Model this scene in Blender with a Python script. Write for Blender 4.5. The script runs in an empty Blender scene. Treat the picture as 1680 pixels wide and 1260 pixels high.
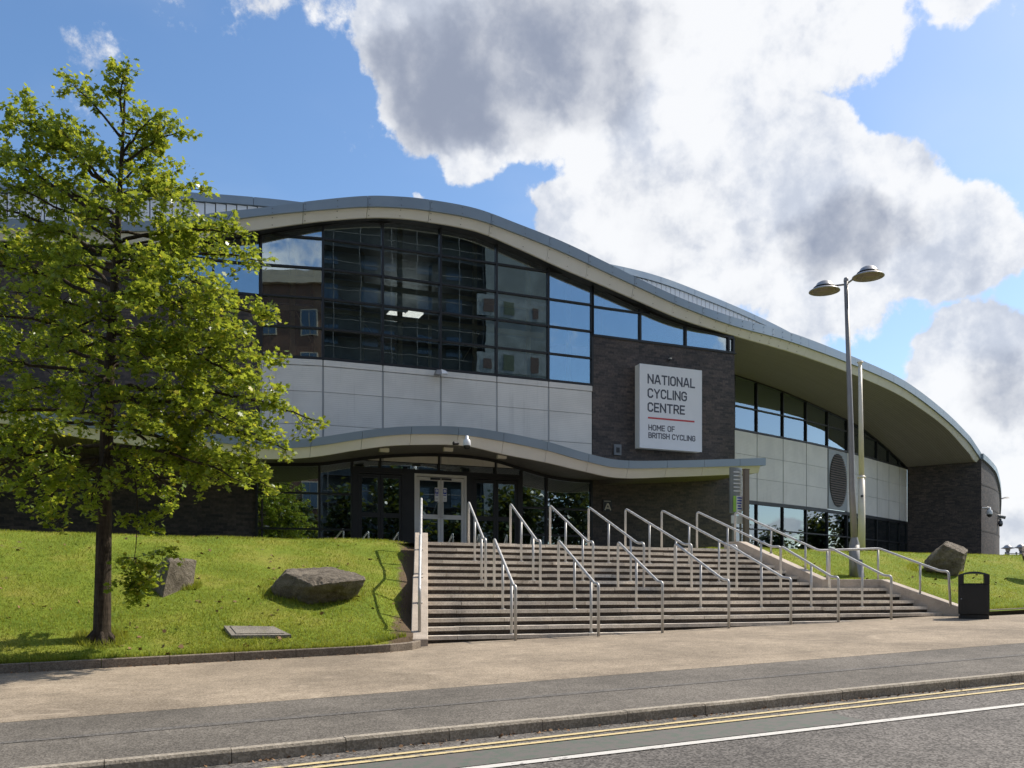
import bpy, bmesh, math, random
import numpy as np
from mathutils import Vector, Matrix, noise

# ------------------------------------------------------------------ camera, sky, sun, exposure
SC = bpy.context.scene
COL = SC.collection
random.seed(7)
F, CX, Y0, H, VX = 1500.0, 840.0, 975.0, 0.895, 4350.0        # focal length (px), centre column, horizon row, eye height
_L = math.hypot(VX - CX, F)
RC, RS = (VX - CX) / _L, F / _L                                # camera yaw against the street grid
cam_d = bpy.data.cameras.new('camera')
cam = bpy.data.objects.new('camera', cam_d)
COL.objects.link(cam)
cam.location = (0, 0, H)
cam.rotation_euler = (math.radians(90), 0, -math.asin(RS))
cam_d.sensor_width = 36
cam_d.lens = F / 1680 * 36
cam_d.shift_y = (Y0 - 630) / 1680
cam_d.clip_end = 6000
SC.camera = cam

SUN_AZ, SUN_EL = math.radians(7), math.radians(48)             # azimuth measured from +X (along the facade) towards +Y
sun_dir = Vector((math.cos(SUN_AZ) * math.cos(SUN_EL), math.sin(SUN_AZ) * math.cos(SUN_EL), math.sin(SUN_EL)))
sun_d = bpy.data.lights.new('sun', 'SUN')
sun_d.energy = 4.35
sun_d.angle = math.radians(0.5)
sun_d.color = (1.0, 0.93, 0.82)
sun = bpy.data.objects.new('sun', sun_d)
COL.objects.link(sun)
sun.rotation_euler = sun_dir.to_track_quat('Z', 'Y').to_euler()

SC.view_settings.view_transform = 'Standard'
SC.view_settings.look = 'None'
SC.view_settings.exposure = 0.42
SC.view_settings.gamma = 1.0
SC.cycles.use_denoising = True
SC.cycles.max_bounces = 6
SC.cycles.diffuse_bounces = 3
SC.cycles.glossy_bounces = 3
SC.cycles.transparent_max_bounces = 16
SC.cycles.caustics_reflective = False
SC.cycles.caustics_refractive = False


def ray(x, y):
    a = (x - CX) / F
    return (RC * a + RS, -RS * a + RC, (Y0 - y) / F)


class NT:
    """tiny helper to write node trees"""
    def __init__(self, tree):
        self.t = tree

    def n(self, typ, ins=None, **props):
        nd = self.t.nodes.new(typ)
        for k, v in props.items():
            setattr(nd, k, v)
        for k, v in (ins or {}).items():
            s = nd.inputs[k]
            if isinstance(v, bpy.types.NodeSocket):
                self.t.links.new(v, s)
            else:
                s.default_value = v
        return nd

    def math(self, op, a, b=None, clamp=False):
        ins = {0: a}
        if b is not None:
            ins[1] = b
        return self.n('ShaderNodeMath', ins, operation=op, use_clamp=clamp).outputs[0]

    def vmath(self, op, a, b=None):
        ins = {0: a}
        if b is not None:
            ins[1] = b
        return self.n('ShaderNodeVectorMath', ins, operation=op)

    def rng(self, v, a, b, c=0.0, d=1.0, smooth=True):
        return self.n('ShaderNodeMapRange', {0: v, 1: a, 2: b, 3: c, 4: d},
                      interpolation_type='SMOOTHSTEP' if smooth else 'LINEAR').outputs[0]

    def mix(self, f, a, b, typ='MIX'):
        nd = self.n('ShaderNodeMix', data_type='RGBA', blend_type=typ)
        for s, v in ((nd.inputs[0], f), (nd.inputs[6], a), (nd.inputs[7], b)):
            if isinstance(v, bpy.types.NodeSocket):
                self.t.links.new(v, s)
            else:
                s.default_value = v
        return nd.outputs[2]

    def noise(self, vec, scale, detail=4, rough=.55, dist=0.0):
        ins = {'Scale': scale, 'Detail': detail, 'Roughness': rough, 'Distortion': dist}
        if vec is not None:
            ins['Vector'] = vec
        return self.n('ShaderNodeTexNoise', ins).outputs['Fac']


def c4(r, g=None, b=None):
    return (r, r, r, 1) if g is None else (r, g, b, 1)


# --- world: Nishita sky and broken cumulus
world = bpy.data.worlds.new('World')
SC.world = world
world.use_nodes = True
wt = world.node_tree
wt.nodes.clear()
N = NT(wt)
sky = N.n('ShaderNodeTexSky', sky_type='NISHITA', sun_disc=False, sun_elevation=SUN_EL,
          sun_rotation=math.pi / 2 - SUN_AZ, altitude=60, air_density=1.0, dust_density=1.0, ozone_density=2.0)
dirv = N.n('ShaderNodeTexCoord').outputs['Generated']
sep = N.n('ShaderNodeSeparateXYZ', {0: dirv})
zc = N.math('MAXIMUM', sep.outputs[2], 0.02)
# cumulus banks of that afternoon: (bearing given by photo column/row, angular radius, weight)
banks = [(640, 70, 80, .9), (740, 110, 130, 1.0), (880, 90, 160, 1.1), (1040, 110, 160, 1.1), (1200, 80, 150, 1.0),
         (1370, 25, 130, .8), (780, 225, 75, .7), (1030, 235, 130, .9), (1200, 215, 120, 1.0), (1310, 250, 95, .9),
         (950, 350, 75, .8), (1090, 380, 150, .85), (1240, 390, 130, .9), (1340, 340, 120, 1.0), (1450, 350, 120, 1.0),
         (1550, 395, 115, 1.0), (1370, 450, 130, .9), (1640, 395, 60, .8), (1320, 520, 80, .6), (1600, 625, 115, 1.1),
         (1710, 660, 140, 1.1), (1670, 820, 170, 1.0), (1480, 690, 90, .45), (560, 15, 60, .34), (430, -25, 70, .4), (90, 5, 120, .22), (250, -10, 100, .2), (1600, -70, 90, .75), (687, 312, 15, .45)]
greys = [(640, 115, 60, .8), (710, 140, 80, 1.0), (800, 130, 95, 1.0), (890, 85, 105, 1.0), (990, 95, 90, .95), (1070, 60, 60, .6), (860, 185, 55, .7),
         (1320, 398, 42, .85), (1370, 388, 55, 1.0), (1430, 378, 50, .95), (1490, 366, 38, .6), (1640, 650, 60, .8), (1600, 670, 40, .6), (1090, 370, 110, .40), (1210, 440, 90, .40)]
warp = N.n('ShaderNodeTexNoise', {'Vector': dirv, 'Scale': 8.0, 'Detail': 5.0, 'Roughness': .62})
wv = N.vmath('SCALE', N.vmath('SUBTRACT', warp.outputs['Color'], (.5, .5, .5)).outputs[0])
wv.inputs[3].default_value = 0.085
wdir = N.vmath('NORMALIZE', N.vmath('ADD', dirv, wv.outputs[0]).outputs[0]).outputs[0]


def bank_field(lst, wide):
    acc = None
    for bx, by, br, bw in lst:
        v = Vector(ray(bx, by)).normalized()
        dp = N.vmath('DOT_PRODUCT', wdir, tuple(v)).outputs['Value']
        ang = br / F * (1 / math.sqrt(1 + ((bx - CX) / F) ** 2 + ((by - Y0) / F) ** 2)) * wide
        m = N.rng(dp, math.cos(ang), math.cos(ang * .15), 0, bw)
        acc = m if acc is None else N.n('ShaderNodeMath', {0: acc, 1: m, 2: .22}, operation='SMOOTH_MAX').outputs[0]
    return acc


acc = bank_field(banks, 1.25)
# general broken cloud field elsewhere in the sky (beyond the banks), sheared towards the horizon
flat = N.n('ShaderNodeCombineXYZ', {0: N.math('DIVIDE', sep.outputs[0], N.math('ADD', zc, .18)),
                                    1: N.math('DIVIDE', sep.outputs[1], N.math('ADD', zc, .18)), 2: 0.0}).outputs[0]
field = N.rng(N.noise(N.vmath('ADD', flat, (3.7, 1.9, 0)).outputs[0], 1.1, 3, .5), .48, .62, 0, .9)
wf = Vector(ray(760, 420)).normalized()
infront = N.rng(N.vmath('DOT_PRODUCT', dirv, tuple(wf)).outputs['Value'], .70, .86)
field = N.math('MULTIPLY', field, N.math('SUBTRACT', 1.0, infront))
base = N.math('MAXIMUM', acc, field)
det = N.noise(dirv, 13, 9, .66)
dens = N.math('ADD', base, N.math('MULTIPLY', N.math('SUBTRACT', det, .5), 1.35))
cover = N.rng(dens, .27, .50)
# light: the side towards the sun is white, deep bellies go blue-grey
det_s = N.noise(N.vmath('ADD', dirv, tuple(sun_dir * .022)).outputs[0], 13, 5, .58)
relief = N.math('SUBTRACT', det_s, det)
core_n = N.noise(wdir, 7.5, 5, .58)
core_s = N.noise(N.vmath('ADD', wdir, tuple(sun_dir * .055)).outputs[0], 7.5, 3, .55)
billow = N.math('SUBTRACT', core_s, core_n)
gsum = N.math('MAXIMUM', bank_field(greys, 1.5), N.math('MULTIPLY', field, .30))
thick = N.rng(N.math('ADD', gsum, N.math('ADD', N.math('ADD', N.math('MULTIPLY', billow, 1.9), N.math('MULTIPLY', N.math('SUBTRACT', core_n, .5), .55)), N.math('MULTIPLY', relief, .8))), .08, 1.30)
white = N.mix(N.rng(N.math('ADD', N.math('MULTIPLY', relief, .8), billow), -.12, .24), c4(4.8, 4.85, 4.95), c4(3.3, 3.55, 4.05))
cl = N.mix(thick, white, c4(1.55, 1.75, 2.25))
hz = N.n('ShaderNodeHueSaturation', {'Hue': .5, 'Saturation': 1.16, 'Value': .86, 'Fac': 1.0, 'Color': sky.outputs[0]}).outputs[0]
# thin veil of high cloud
veil = N.rng(N.noise(flat, 1.6, 4, .55), .45, .8, 0, .16)
skyc = N.mix(veil, hz, c4(4.2, 4.5, 4.9))
col = N.mix(N.math('MULTIPLY', cover, .97), skyc, cl)
bg = N.n('ShaderNodeBackground', {'Color': col, 'Strength': 0.15})
world.cycles.sampling_method = 'MANUAL'
world.cycles.sample_map_resolution = 256
wo = N.n('ShaderNodeOutputWorld', {'Surface': bg.outputs[0]})

# ------------------------------------------------------------------ survey helpers
SU, CV, PU, PV = .0265, .03, 4.9, 15.0                         # fall of the street


def zpav(u, v):
    return SU * (min(max(u, -60), 60) - PU) + CV * (min(max(v, -8), 20) - PV)


def pav(x, y, dz=0.0):
    d = ray(x, y)
    k = (H - dz + SU * PU + CV * PV) / (SU * d[0] + CV * d[1] - d[2])
    return Vector((k * d[0], k * d[1], H + k * d[2]))


def atV(x, y, v):
    d = ray(x, y)
    k = v / d[1]
    return Vector((d[0] * k, v, H + d[2] * k))


def atK(x, y, k):
    d = ray(x, y)
    return Vector((d[0] * k, d[1] * k, H + d[2] * k))


def column(u, v):
    """photo column and depth of a vertical line standing at (u, v)"""
    X = u * RC - v * RS
    D = u * RS + v * RC
    return CX + F * X / D, D


def zrow(y, D):
    return H + (Y0 - y) / F * D


def itp(tab, x, j=1):
    if x <= tab[0][0]:
        return tab[0][j]
    for a, b in zip(tab, tab[1:]):
        if x <= b[0]:
            t = (x - a[0]) / (b[0] - a[0])
            return a[j] + t * (b[j] - a[j])
    return tab[-1][j]


def smooth_tab(tab, step=8):
    """Catmull-Rom resampling of a table of rows"""
    out = []
    n = len(tab)
    for i in range(n - 1):
        p0, p1, p2, p3 = tab[max(i - 1, 0)], tab[i], tab[i + 1], tab[min(i + 2, n - 1)]
        for k in range(step):
            t = k / step
            row = [p1[0] + t * (p2[0] - p1[0])]
            for j in range(1, len(p1)):
                h = p2[0] - p1[0]
                m1 = (p2[j] - p0[j]) / (p2[0] - p0[0]) * h
                m2 = (p3[j] - p1[j]) / (p3[0] - p1[0]) * h
                row.append((2 * t**3 - 3 * t**2 + 1) * p1[j] + (t**3 - 2 * t**2 + t) * m1 + (-2 * t**3 + 3 * t**2) * p2[j] + (t**3 - t**2) * m2)
            out.append(tuple(row))
    out.append(tab[-1])
    return out


# ------------------------------------------------------------------ materials
MATS = {}


def material(name):
    m = bpy.data.materials.new(name)
    m.use_nodes = True
    m.node_tree.nodes.clear()
    MATS[name] = m
    return m, NT(m.node_tree)


def finish(N, bsdf, disp=None):
    N.n('ShaderNodeOutputMaterial', {'Surface': bsdf})


def principled(N, col, rough=.7, metal=0.0, spec=.5, bump=None, bstr=.3, bdist=.01, **kw):
    ins = {'Base Color': col, 'Roughness': rough, 'Metallic': metal, 'Specular IOR Level': spec}
    ins.update(kw)
    if bump is not None:
        ins['Normal'] = N.n('ShaderNodeBump', {'Strength': bstr, 'Distance': bdist, 'Height': bump}).outputs[0]
    return N.n('ShaderNodeBsdfPrincipled', ins).outputs[0]


def simple(name, col, rough=.6, metal=0.0, spec=.5, var=.12, vscale=3.0, bstr=.15, fine=60.0):
    m, N = material(name)
    p = N.n('ShaderNodeNewGeometry').outputs['Position']
    a = N.noise(p, vscale, 5)
    f = N.noise(p, fine, 3)
    k = N.rng(N.math('ADD', N.math('MULTIPLY', a, .65), N.math('MULTIPLY', f, .35)), .32, .68, 1 - var, 1 + var, False)
    cc = N.vmath('SCALE', col[:3])
    N.t.links.new(k, cc.inputs[3])
    r = N.rng(a, .3, .7, max(rough - .08, .02), min(rough + .08, 1), False)
    finish(N, principled(N, cc.outputs[0], r, metal, spec, f, bstr, .004))
    return m


def granular(name, col_a, col_b, scale, patch_a=.85, patch_b=1.15, rough=.9, speck=None, bstr=.5, stain=None):
    # speck: (spots per metre, radius in cells, colour) for gum, chips and dirt
    """aggregate surfaces: asphalt, bound gravel, concrete"""
    m, N = material(name)
    p = N.n('ShaderNodeNewGeometry').outputs['Position']
    v = N.n('ShaderNodeTexVoronoi', {'Vector': p, 'Scale': scale}, feature='F1')
    g = N.n('ShaderNodeSeparateColor', {0: v.outputs['Color']}).outputs[0]
    cc = N.mix(N.rng(g, .15, .9), col_a, col_b)
    big = N.noise(p, .55, 6, .6, .4)
    mid = N.noise(p, 4.0, 5)
    k = N.math('MULTIPLY', N.rng(big, .3, .7, patch_a, patch_b), N.rng(mid, .3, .7, .9, 1.1))
    s = N.vmath('SCALE', cc)
    N.t.links.new(k, s.inputs[3])
    out = s.outputs[0]
    if stain:
        st = N.rng(N.noise(p, 1.3, 7, .65, .8), .58, .72, 0, stain[1])
        out = N.mix(st, out, stain[0])
    if name == 'tread_concrete':
        ov = N.n('ShaderNodeObjectInfo').outputs['Random']
        s2 = N.vmath('SCALE', out)
        N.t.links.new(N.rng(ov, 0, 1, .80, 1.08, False), s2.inputs[3])
        out = s2.outputs[0]
    if speck:
        sv = N.n('ShaderNodeTexVoronoi', {'Vector': p, 'Scale': speck[0]}, feature='F1')
        sr = N.n('ShaderNodeSeparateColor', {0: sv.outputs['Color']}).outputs[1]
        rad = N.rng(sr, .35, 1.0, 0.0, speck[1], False)
        out = N.mix(N.math('MULTIPLY', N.math('LESS_THAN', sv.outputs['Distance'], rad), .55), out, speck[2])
    h = N.math('ADD', N.math('MULTIPLY', v.outputs['Distance'], .6), N.math('MULTIPLY', N.noise(p, scale * 1.7, 2), .5))
    finish(N, principled(N, out, rough, 0, .3, h, bstr, .006))
    return m


def brick_mat(name, c1, c2, mortar):
    m, N = material(name)
    uv = N.n('ShaderNodeUVMap').outputs[0]
    b = N.n('ShaderNodeTexBrick', {'Vector': uv, 'Color1': c1, 'Color2': c2, 'Mortar': mortar, 'Scale': 1.0, 'Mortar Size': .0045,
                                   'Mortar Smooth': .15, 'Bias': 0.0, 'Brick Width': .225, 'Row Height': .075})
    p = N.n('ShaderNodeNewGeometry').outputs['Position']
    k = N.math('MULTIPLY', N.rng(N.noise(p, .8, 5, .6), .3, .7, .8, 1.2), N.rng(N.noise(p, 14, 4), .3, .7, .72, 1.28))
    s = N.vmath('SCALE', b.outputs['Color'])
    N.t.links.new(k, s.inputs[3])
    h = N.math('ADD', N.math('MULTIPLY', b.outputs['Fac'], -1.0), N.math('MULTIPLY', N.noise(p, 60, 3), .3))
    finish(N, principled(N, s.outputs[0], .62, 0, .45, h, .6, .008))
    return m


brick_mat('brick', c4(.088, .066, .055), c4(.030, .0245, .0235), c4(.056, .049, .043))
simple('brick_recess', c4(.04, .034, .03), .8)
simple('frame_dark', c4(.016, .0165, .018), .42, 0.2, .5, .1)
simple('frame_black', c4(.010, .011, .013), .5)
simple('aluminium', c4(.64, .62, .585), .45, .0, .5, .08)
simple('galvanised', c4(.50, .49, .47), .48, .35, .5, .14, 9.0)
simple('lamp_grey', c4(.26, .25, .24), .5, .25, .5, .15)
simple('lamp_head', c4(.34, .33, .32), .35, .5, .5, .12)
simple('lamp_lens', c4(.22, .18, .14), .5)
simple('cream_paint', c4(.62, .54, .42), .5, 0, .5, .08)
simple('pole_cream', c4(.74, .67, .55), .45, 0, .5, .1)
simple('fascia_blue', c4(.25, .30, .345), .38, .35, .5, .07, 1.2)
simple('cream_fascia', c4(.70, .665, .61), .5, 0, .4, .06, 1.5)
simple('bolt', c4(.12, .11, .10), .5)
simple('roof_sheet', c4(.30, .35, .38), .5, .3)
simple('sign_white', c4(.74, .74, .75), .45, 0, .4, .03)
simple('sign_ink', c4(.06, .065, .085), .5)
simple('sign_red', c4(.50, .045, .05), .5)
simple('sign_side', c4(.74, .70, .62), .5, 0, .4, .04)
simple('black_plastic', c4(.013, .013, .014), .42, 0, .5, .2, 6)
simple('dark_plate', c4(.018, .018, .02), .4)
simple('letter_pale', c4(.60, .56, .47), .5)
simple('white_plastic', c4(.72, .72, .72), .35)
simple('strip_grey', c4(.36, .36, .36), .5)
simple('grey_plastic', c4(.16, .17, .18), .5)
simple('blue_print', c4(.03, .06, .38), .45)
simple('green_print', c4(.28, .52, .06), .45)
simple('post_brown', c4(.17, .13, .10), .55)
simple('totem_grey', c4(.25, .265, .265), .4, .3)
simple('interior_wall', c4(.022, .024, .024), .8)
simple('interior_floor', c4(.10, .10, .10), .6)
simple('beam_cream', c4(.52, .45, .28), .5)
simple('curtain_grey', c4(.25, .28, .30), .8)
simple('terracotta', c4(.095, .062, .05), .7, 0, .3, .4, 5)
simple('soil', c4(.11, .075, .05), .95, 0, .2, .3, 8)
m, N = material('bark')
p = N.n('ShaderNodeNewGeometry').outputs['Position']
bn = N.noise(N.vmath('MULTIPLY', p, (26, 26, 5)).outputs[0], 1.0, 6, .65)
rg = N.noise(N.vmath('MULTIPLY', p, (3, 3, 22)).outputs[0], 1.0, 3, .5)
bc_ = N.n('ShaderNodeValToRGB', {0: N.math('ADD', N.math('MULTIPLY', bn, .75), N.math('MULTIPLY', rg, .25))})
bc_.color_ramp.elements[0].position, bc_.color_ramp.elements[0].color = .33, c4(.020, .015, .011)
bc_.color_ramp.elements[1].position, bc_.color_ramp.elements[1].color = .66, c4(.085, .064, .046)
finish(N, principled(N, bc_.outputs[0], .9, 0, .2, bn, 1.0, .03))
simple('twig', c4(.055, .042, .034), .9, 0, .2, .2, 12)
granular('asphalt_road', c4(.068, .061, .054), c4(.19, .173, .155), 55, .82, 1.15)
granular('asphalt_walk', c4(.088, .077, .064), c4(.192, .172, .145), 80, .78, 1.16, .92, (1.9, .05, c4(.30, .28, .25)), .4)
granular('bound_gravel', c4(.212, .168, .118), c4(.362, .298, .222), 75, .76, 1.18, .95, (1.6, .05, c4(.13, .10, .075)), .35, (c4(.50, .41, .31), .5))
granular('kerb_stone', c4(.27, .235, .185), c4(.41, .36, .29), 60, .8, 1.15, .9)
granular('edging_stone', c4(.18, .145, .11), c4(.27, .225, .175), 60, .75, 1.15, .9)
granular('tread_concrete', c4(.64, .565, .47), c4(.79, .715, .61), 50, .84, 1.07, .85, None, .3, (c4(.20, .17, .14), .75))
granular('riser_shaded', c4(.045, .036, .03), c4(.085, .070, .058), 60, .7, 1.2, .95)  # dirty concrete; shade under the slab overhang is put into the dark colour
granular('wall_concrete', c4(.40, .335, .27), c4(.50, .43, .355), 120, .88, 1.1, .9, None, .25, (c4(.25, .21, .17), .5))
granular('asphalt_seam', c4(.085, .078, .07), c4(.17, .157, .14), 70, .9, 1.1)
granular('ground_far', c4(.10, .10, .09), c4(.15, .145, .13), 4, .85, 1.15)
granular('cover_concrete', c4(.17, .15, .125), c4(.28, .255, .215), 90, .8, 1.15, .9, None, .4, (c4(.16, .16, .05), .45))


def marking(name, col, wear_col, wear):
    m, N = material(name)
    p = N.n('ShaderNodeNewGeometry').outputs['Position']
    w = N.rng(N.noise(p, 9, 8, .75), .5 + wear, .56 + wear)
    g = N.rng(N.noise(p, 70, 3, .7), .62, .70, 0, .7)
    cc = N.mix(N.math('MAXIMUM', w, g), col, wear_col)
    finish(N, principled(N, cc, .75, 0, .3, N.noise(p, 100, 3), .3, .004))


marking('paint_white', c4(.58, .555, .51), c4(.24, .225, .21), .06)
marking('paint_yellow', c4(.60, .48, .25), c4(.24, .21, .17), .06)
marking('paint_green', c4(.105, .122, .098), c4(.135, .125, .112), -.055)

# corrugated white cladding
m, N = material('cladding')
g = N.n('ShaderNodeNewGeometry')
p = g.outputs['Position']
w = N.n('ShaderNodeTexWave', {'Vector': p, 'Scale': 5.6, 'Distortion': 0.0}, wave_type='BANDS', bands_direction='Z', wave_profile='SIN').outputs['Fac']
oi = N.n('ShaderNodeObjectInfo').outputs['Random']
stv = N.vmath('MULTIPLY', p, (7.0, 7.0, .35)).outputs[0]
k = N.math('MULTIPLY', N.math('MULTIPLY', N.rng(N.noise(p, 1.2, 5, .6), .3, .7, .92, 1.05), N.rng(oi, 0, 1, .95, 1.03, False)), N.rng(N.noise(stv, 1.0, 5, .6), .55, .75, 1.0, .88))
s = N.vmath('SCALE', (.69, .655, .60))
N.t.links.new(k, s.inputs[3])
finish(N, principled(N, s.outputs[0], .45, .1, .5, N.math('ADD', w, N.math('MULTIPLY', N.noise(p, 2.0, 2), .5)), .16, .012))

# boarded soffits
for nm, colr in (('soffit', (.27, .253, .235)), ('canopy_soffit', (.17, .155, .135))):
    m, N = material(nm)
    uv = N.n('ShaderNodeUVMap').outputs[0]
    b = N.n('ShaderNodeTexBrick', {'Vector': uv, 'Color1': c4(*colr), 'Color2': c4(*[q * .9 for q in colr]), 'Mortar': c4(*[q * .3 for q in colr]), 'Scale': 1.0,
                                   'Mortar Size': .006, 'Mortar Smooth': .2, 'Brick Width': 2.4, 'Row Height': .11})
    finish(N, principled(N, b.outputs['Color'], .55, 0, .4, N.math('MULTIPLY', b.outputs['Fac'], -1.0), .5, .01))

# reflective facade glass
m, N = material('glass')
p = N.n('ShaderNodeNewGeometry').outputs['Position']
oi = N.n('ShaderNodeObjectInfo').outputs['Random']
bp = N.n('ShaderNodeBump', {'Strength': .055, 'Distance': .02, 'Height': N.noise(p, .9, 2, .5)}).outputs[0]
gl = N.n('ShaderNodeBsdfGlossy', {'Color': c4(.70, .82, .90), 'Roughness': .004, 'Normal': bp}).outputs[0]
tr = N.n('ShaderNodeBsdfTransparent', {'Color': c4(.88, .91, .90)}).outputs[0]
fr = N.n('ShaderNodeFresnel', {'IOR': 1.5}).outputs[0]
fac = N.math('ADD', N.math('MULTIPLY', fr, .9), .34, True)
mx = N.n('ShaderNodeMixShader', {0: fac, 1: tr, 2: gl}).outputs[0]
finish(N, mx)

m, N = material('lit_panel')
finish(N, N.n('ShaderNodeEmission', {'Color': c4(1, .97, .9), 'Strength': 1.5}).outputs[0])

# foliage
def leaf_mat(name, a, b, c, trans=.42, patch=None):
    m, N = material(name)
    rnd = N.n('ShaderNodeNewGeometry').outputs['Random Per Island']
    cr = N.n('ShaderNodeValToRGB')
    els = cr.color_ramp.elements
    els[0].position, els[0].color = 0.0, a
    els[1].position, els[1].color = 1.0, c
    e = els.new(.6); e.color = b
    e = els.new(.9); e.color = b
    N.t.links.new(rnd, cr.inputs[0])
    colr = cr.outputs[0]
    if patch:
        p = N.n('ShaderNodeNewGeometry').outputs['Position']
        colr = N.mix(N.rng(N.noise(p, .8, 6, .6), .42, .62, 0, .75), colr, patch[0])
        colr = N.mix(N.rng(N.noise(p, 1.1, 6, .65), .50, .66, 0, .75), colr, patch[1])
    pr = principled(N, colr, .32 if not patch else .6, 0, .5 if not patch else .25)
    tl = N.n('ShaderNodeBsdfTranslucent', {'Color': N.mix(.5, colr, c4(.50, .52, .04))}).outputs[0]
    finish(N, N.n('ShaderNodeMixShader', {0: trans, 1: pr, 2: tl}).outputs[0])


leaf_mat('oak_leaf', c4(.075, .155, .020), c4(.23, .315, .034), c4(.62, .52, .06), .55)
simple('dry_leaf', c4(.22, .13, .07), .8, 0, .2, .4, 9)
leaf_mat('far_leaf', c4(.012, .027, .007), c4(.026, .046, .011), c4(.045, .062, .014), .15)
leaf_mat('grass_blade', c4(.13, .195, .020), c4(.24, .275, .034), c4(.46, .38, .11), .4, (c4(.31, .31, .055), c4(.06, .135, .014)))

m, N = material('lawn')
p = N.n('ShaderNodeNewGeometry').outputs['Position']
uvx = N.n('ShaderNodeSeparateXYZ', {0: N.n('ShaderNodeUVMap').outputs[0]}).outputs[0]
cr = N.n('ShaderNodeValToRGB', {0: N.noise(p, .9, 7, .62, .3)})
els = cr.color_ramp.elements
els[0].position, els[0].color = .33, c4(.12, .175, .018)
els[1].position, els[1].color = .68, c4(.27, .265, .05)
e = els.new(.5); e.color = c4(.18, .23, .026)
fine = N.rng(N.noise(p, 45, 4, .7), .3, .7, .65, 1.3)
s = N.vmath('SCALE', cr.outputs[0]); N.t.links.new(fine, s.inputs[3])
bare = N.rng(N.noise(p, 2.4, 6, .6), .64, .72, 0, .85)
soil_n = N.noise(p, 3.5, 5)
edge = N.rng(N.math('ADD', uvx, N.math('MULTIPLY', N.math('SUBTRACT', soil_n, .5), .5)), .42, .28)
cc = N.mix(N.math('MAXIMUM', bare, edge), s.outputs[0], c4(.135, .095, .06))
finish(N, principled(N, cc, .95, 0, .15, N.math('ADD', N.noise(p, 30, 5, .7), N.noise(p, 6, 3)), .8, .03))

m, N = material('boulder')
p = N.n('ShaderNodeNewGeometry').outputs['Position']
cr = N.n('ShaderNodeValToRGB', {0: N.noise(p, 3.2, 8, .65, .3)})
els = cr.color_ramp.elements
els[0].position, els[0].color = .3, c4(.10, .082, .062)
els[1].position, els[1].color = .72, c4(.33, .285, .225)
sp = N.rng(N.noise(p, 60, 4, .7), .3, .7, .75, 1.25)
s = N.vmath('SCALE', cr.outputs[0]); N.t.links.new(sp, s.inputs[3])
finish(N, principled(N, s.outputs[0], .92, 0, .2, N.math('ADD', N.noise(p, 9, 8, .72), N.math('MULTIPLY', N.noise(p, 70, 3), .3)), 1.0, .09))

# buildings across the road
brick_mat('brick_red', c4(.135, .066, .036), c4(.095, .047, .027), c4(.16, .11, .075))
simple('far_window', c4(.06, .09, .12), .12)
simple('netting', c4(.075, .083, .078), .8, 0, .3, .45, .9)
simple('scaffold', c4(.085, .09, .085), .6, .1, .3, .3)
simple('banner_green', c4(.085, .105, .065), .7, 0, .3, .3)
simple('stone_band', c4(.45, .38, .27), .8)
simple('sheeting', c4(.20, .22, .205), .8, 0, .3, .4, .8)
simple('banner_pale', c4(.24, .26, .25), .7, 0, .3, .35, 2)

# ------------------------------------------------------------------ mesh helpers


def link(o, parent=None):
    COL.objects.link(o)
    if parent is not None:
        o.parent = parent
    return o


def mesh(name, verts, faces, mat, parent=None, uvs=None, smooth=False):
    me = bpy.data.meshes.new(name)
    me.from_pydata([tuple(v) for v in verts], [], faces)
    if uvs is not None:
        lay = me.uv_layers.new(name='UVMap')
        i = 0
        for f in faces:
            for vi in f:
                lay.data[i].uv = uvs[vi]
                i += 1
    me.materials.append(MATS[mat] if isinstance(mat, str) else mat)
    if smooth:
        for pl in me.polygons:
            pl.use_smooth = True
    me.update()
    return link(bpy.data.objects.new(name, me), parent)


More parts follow.
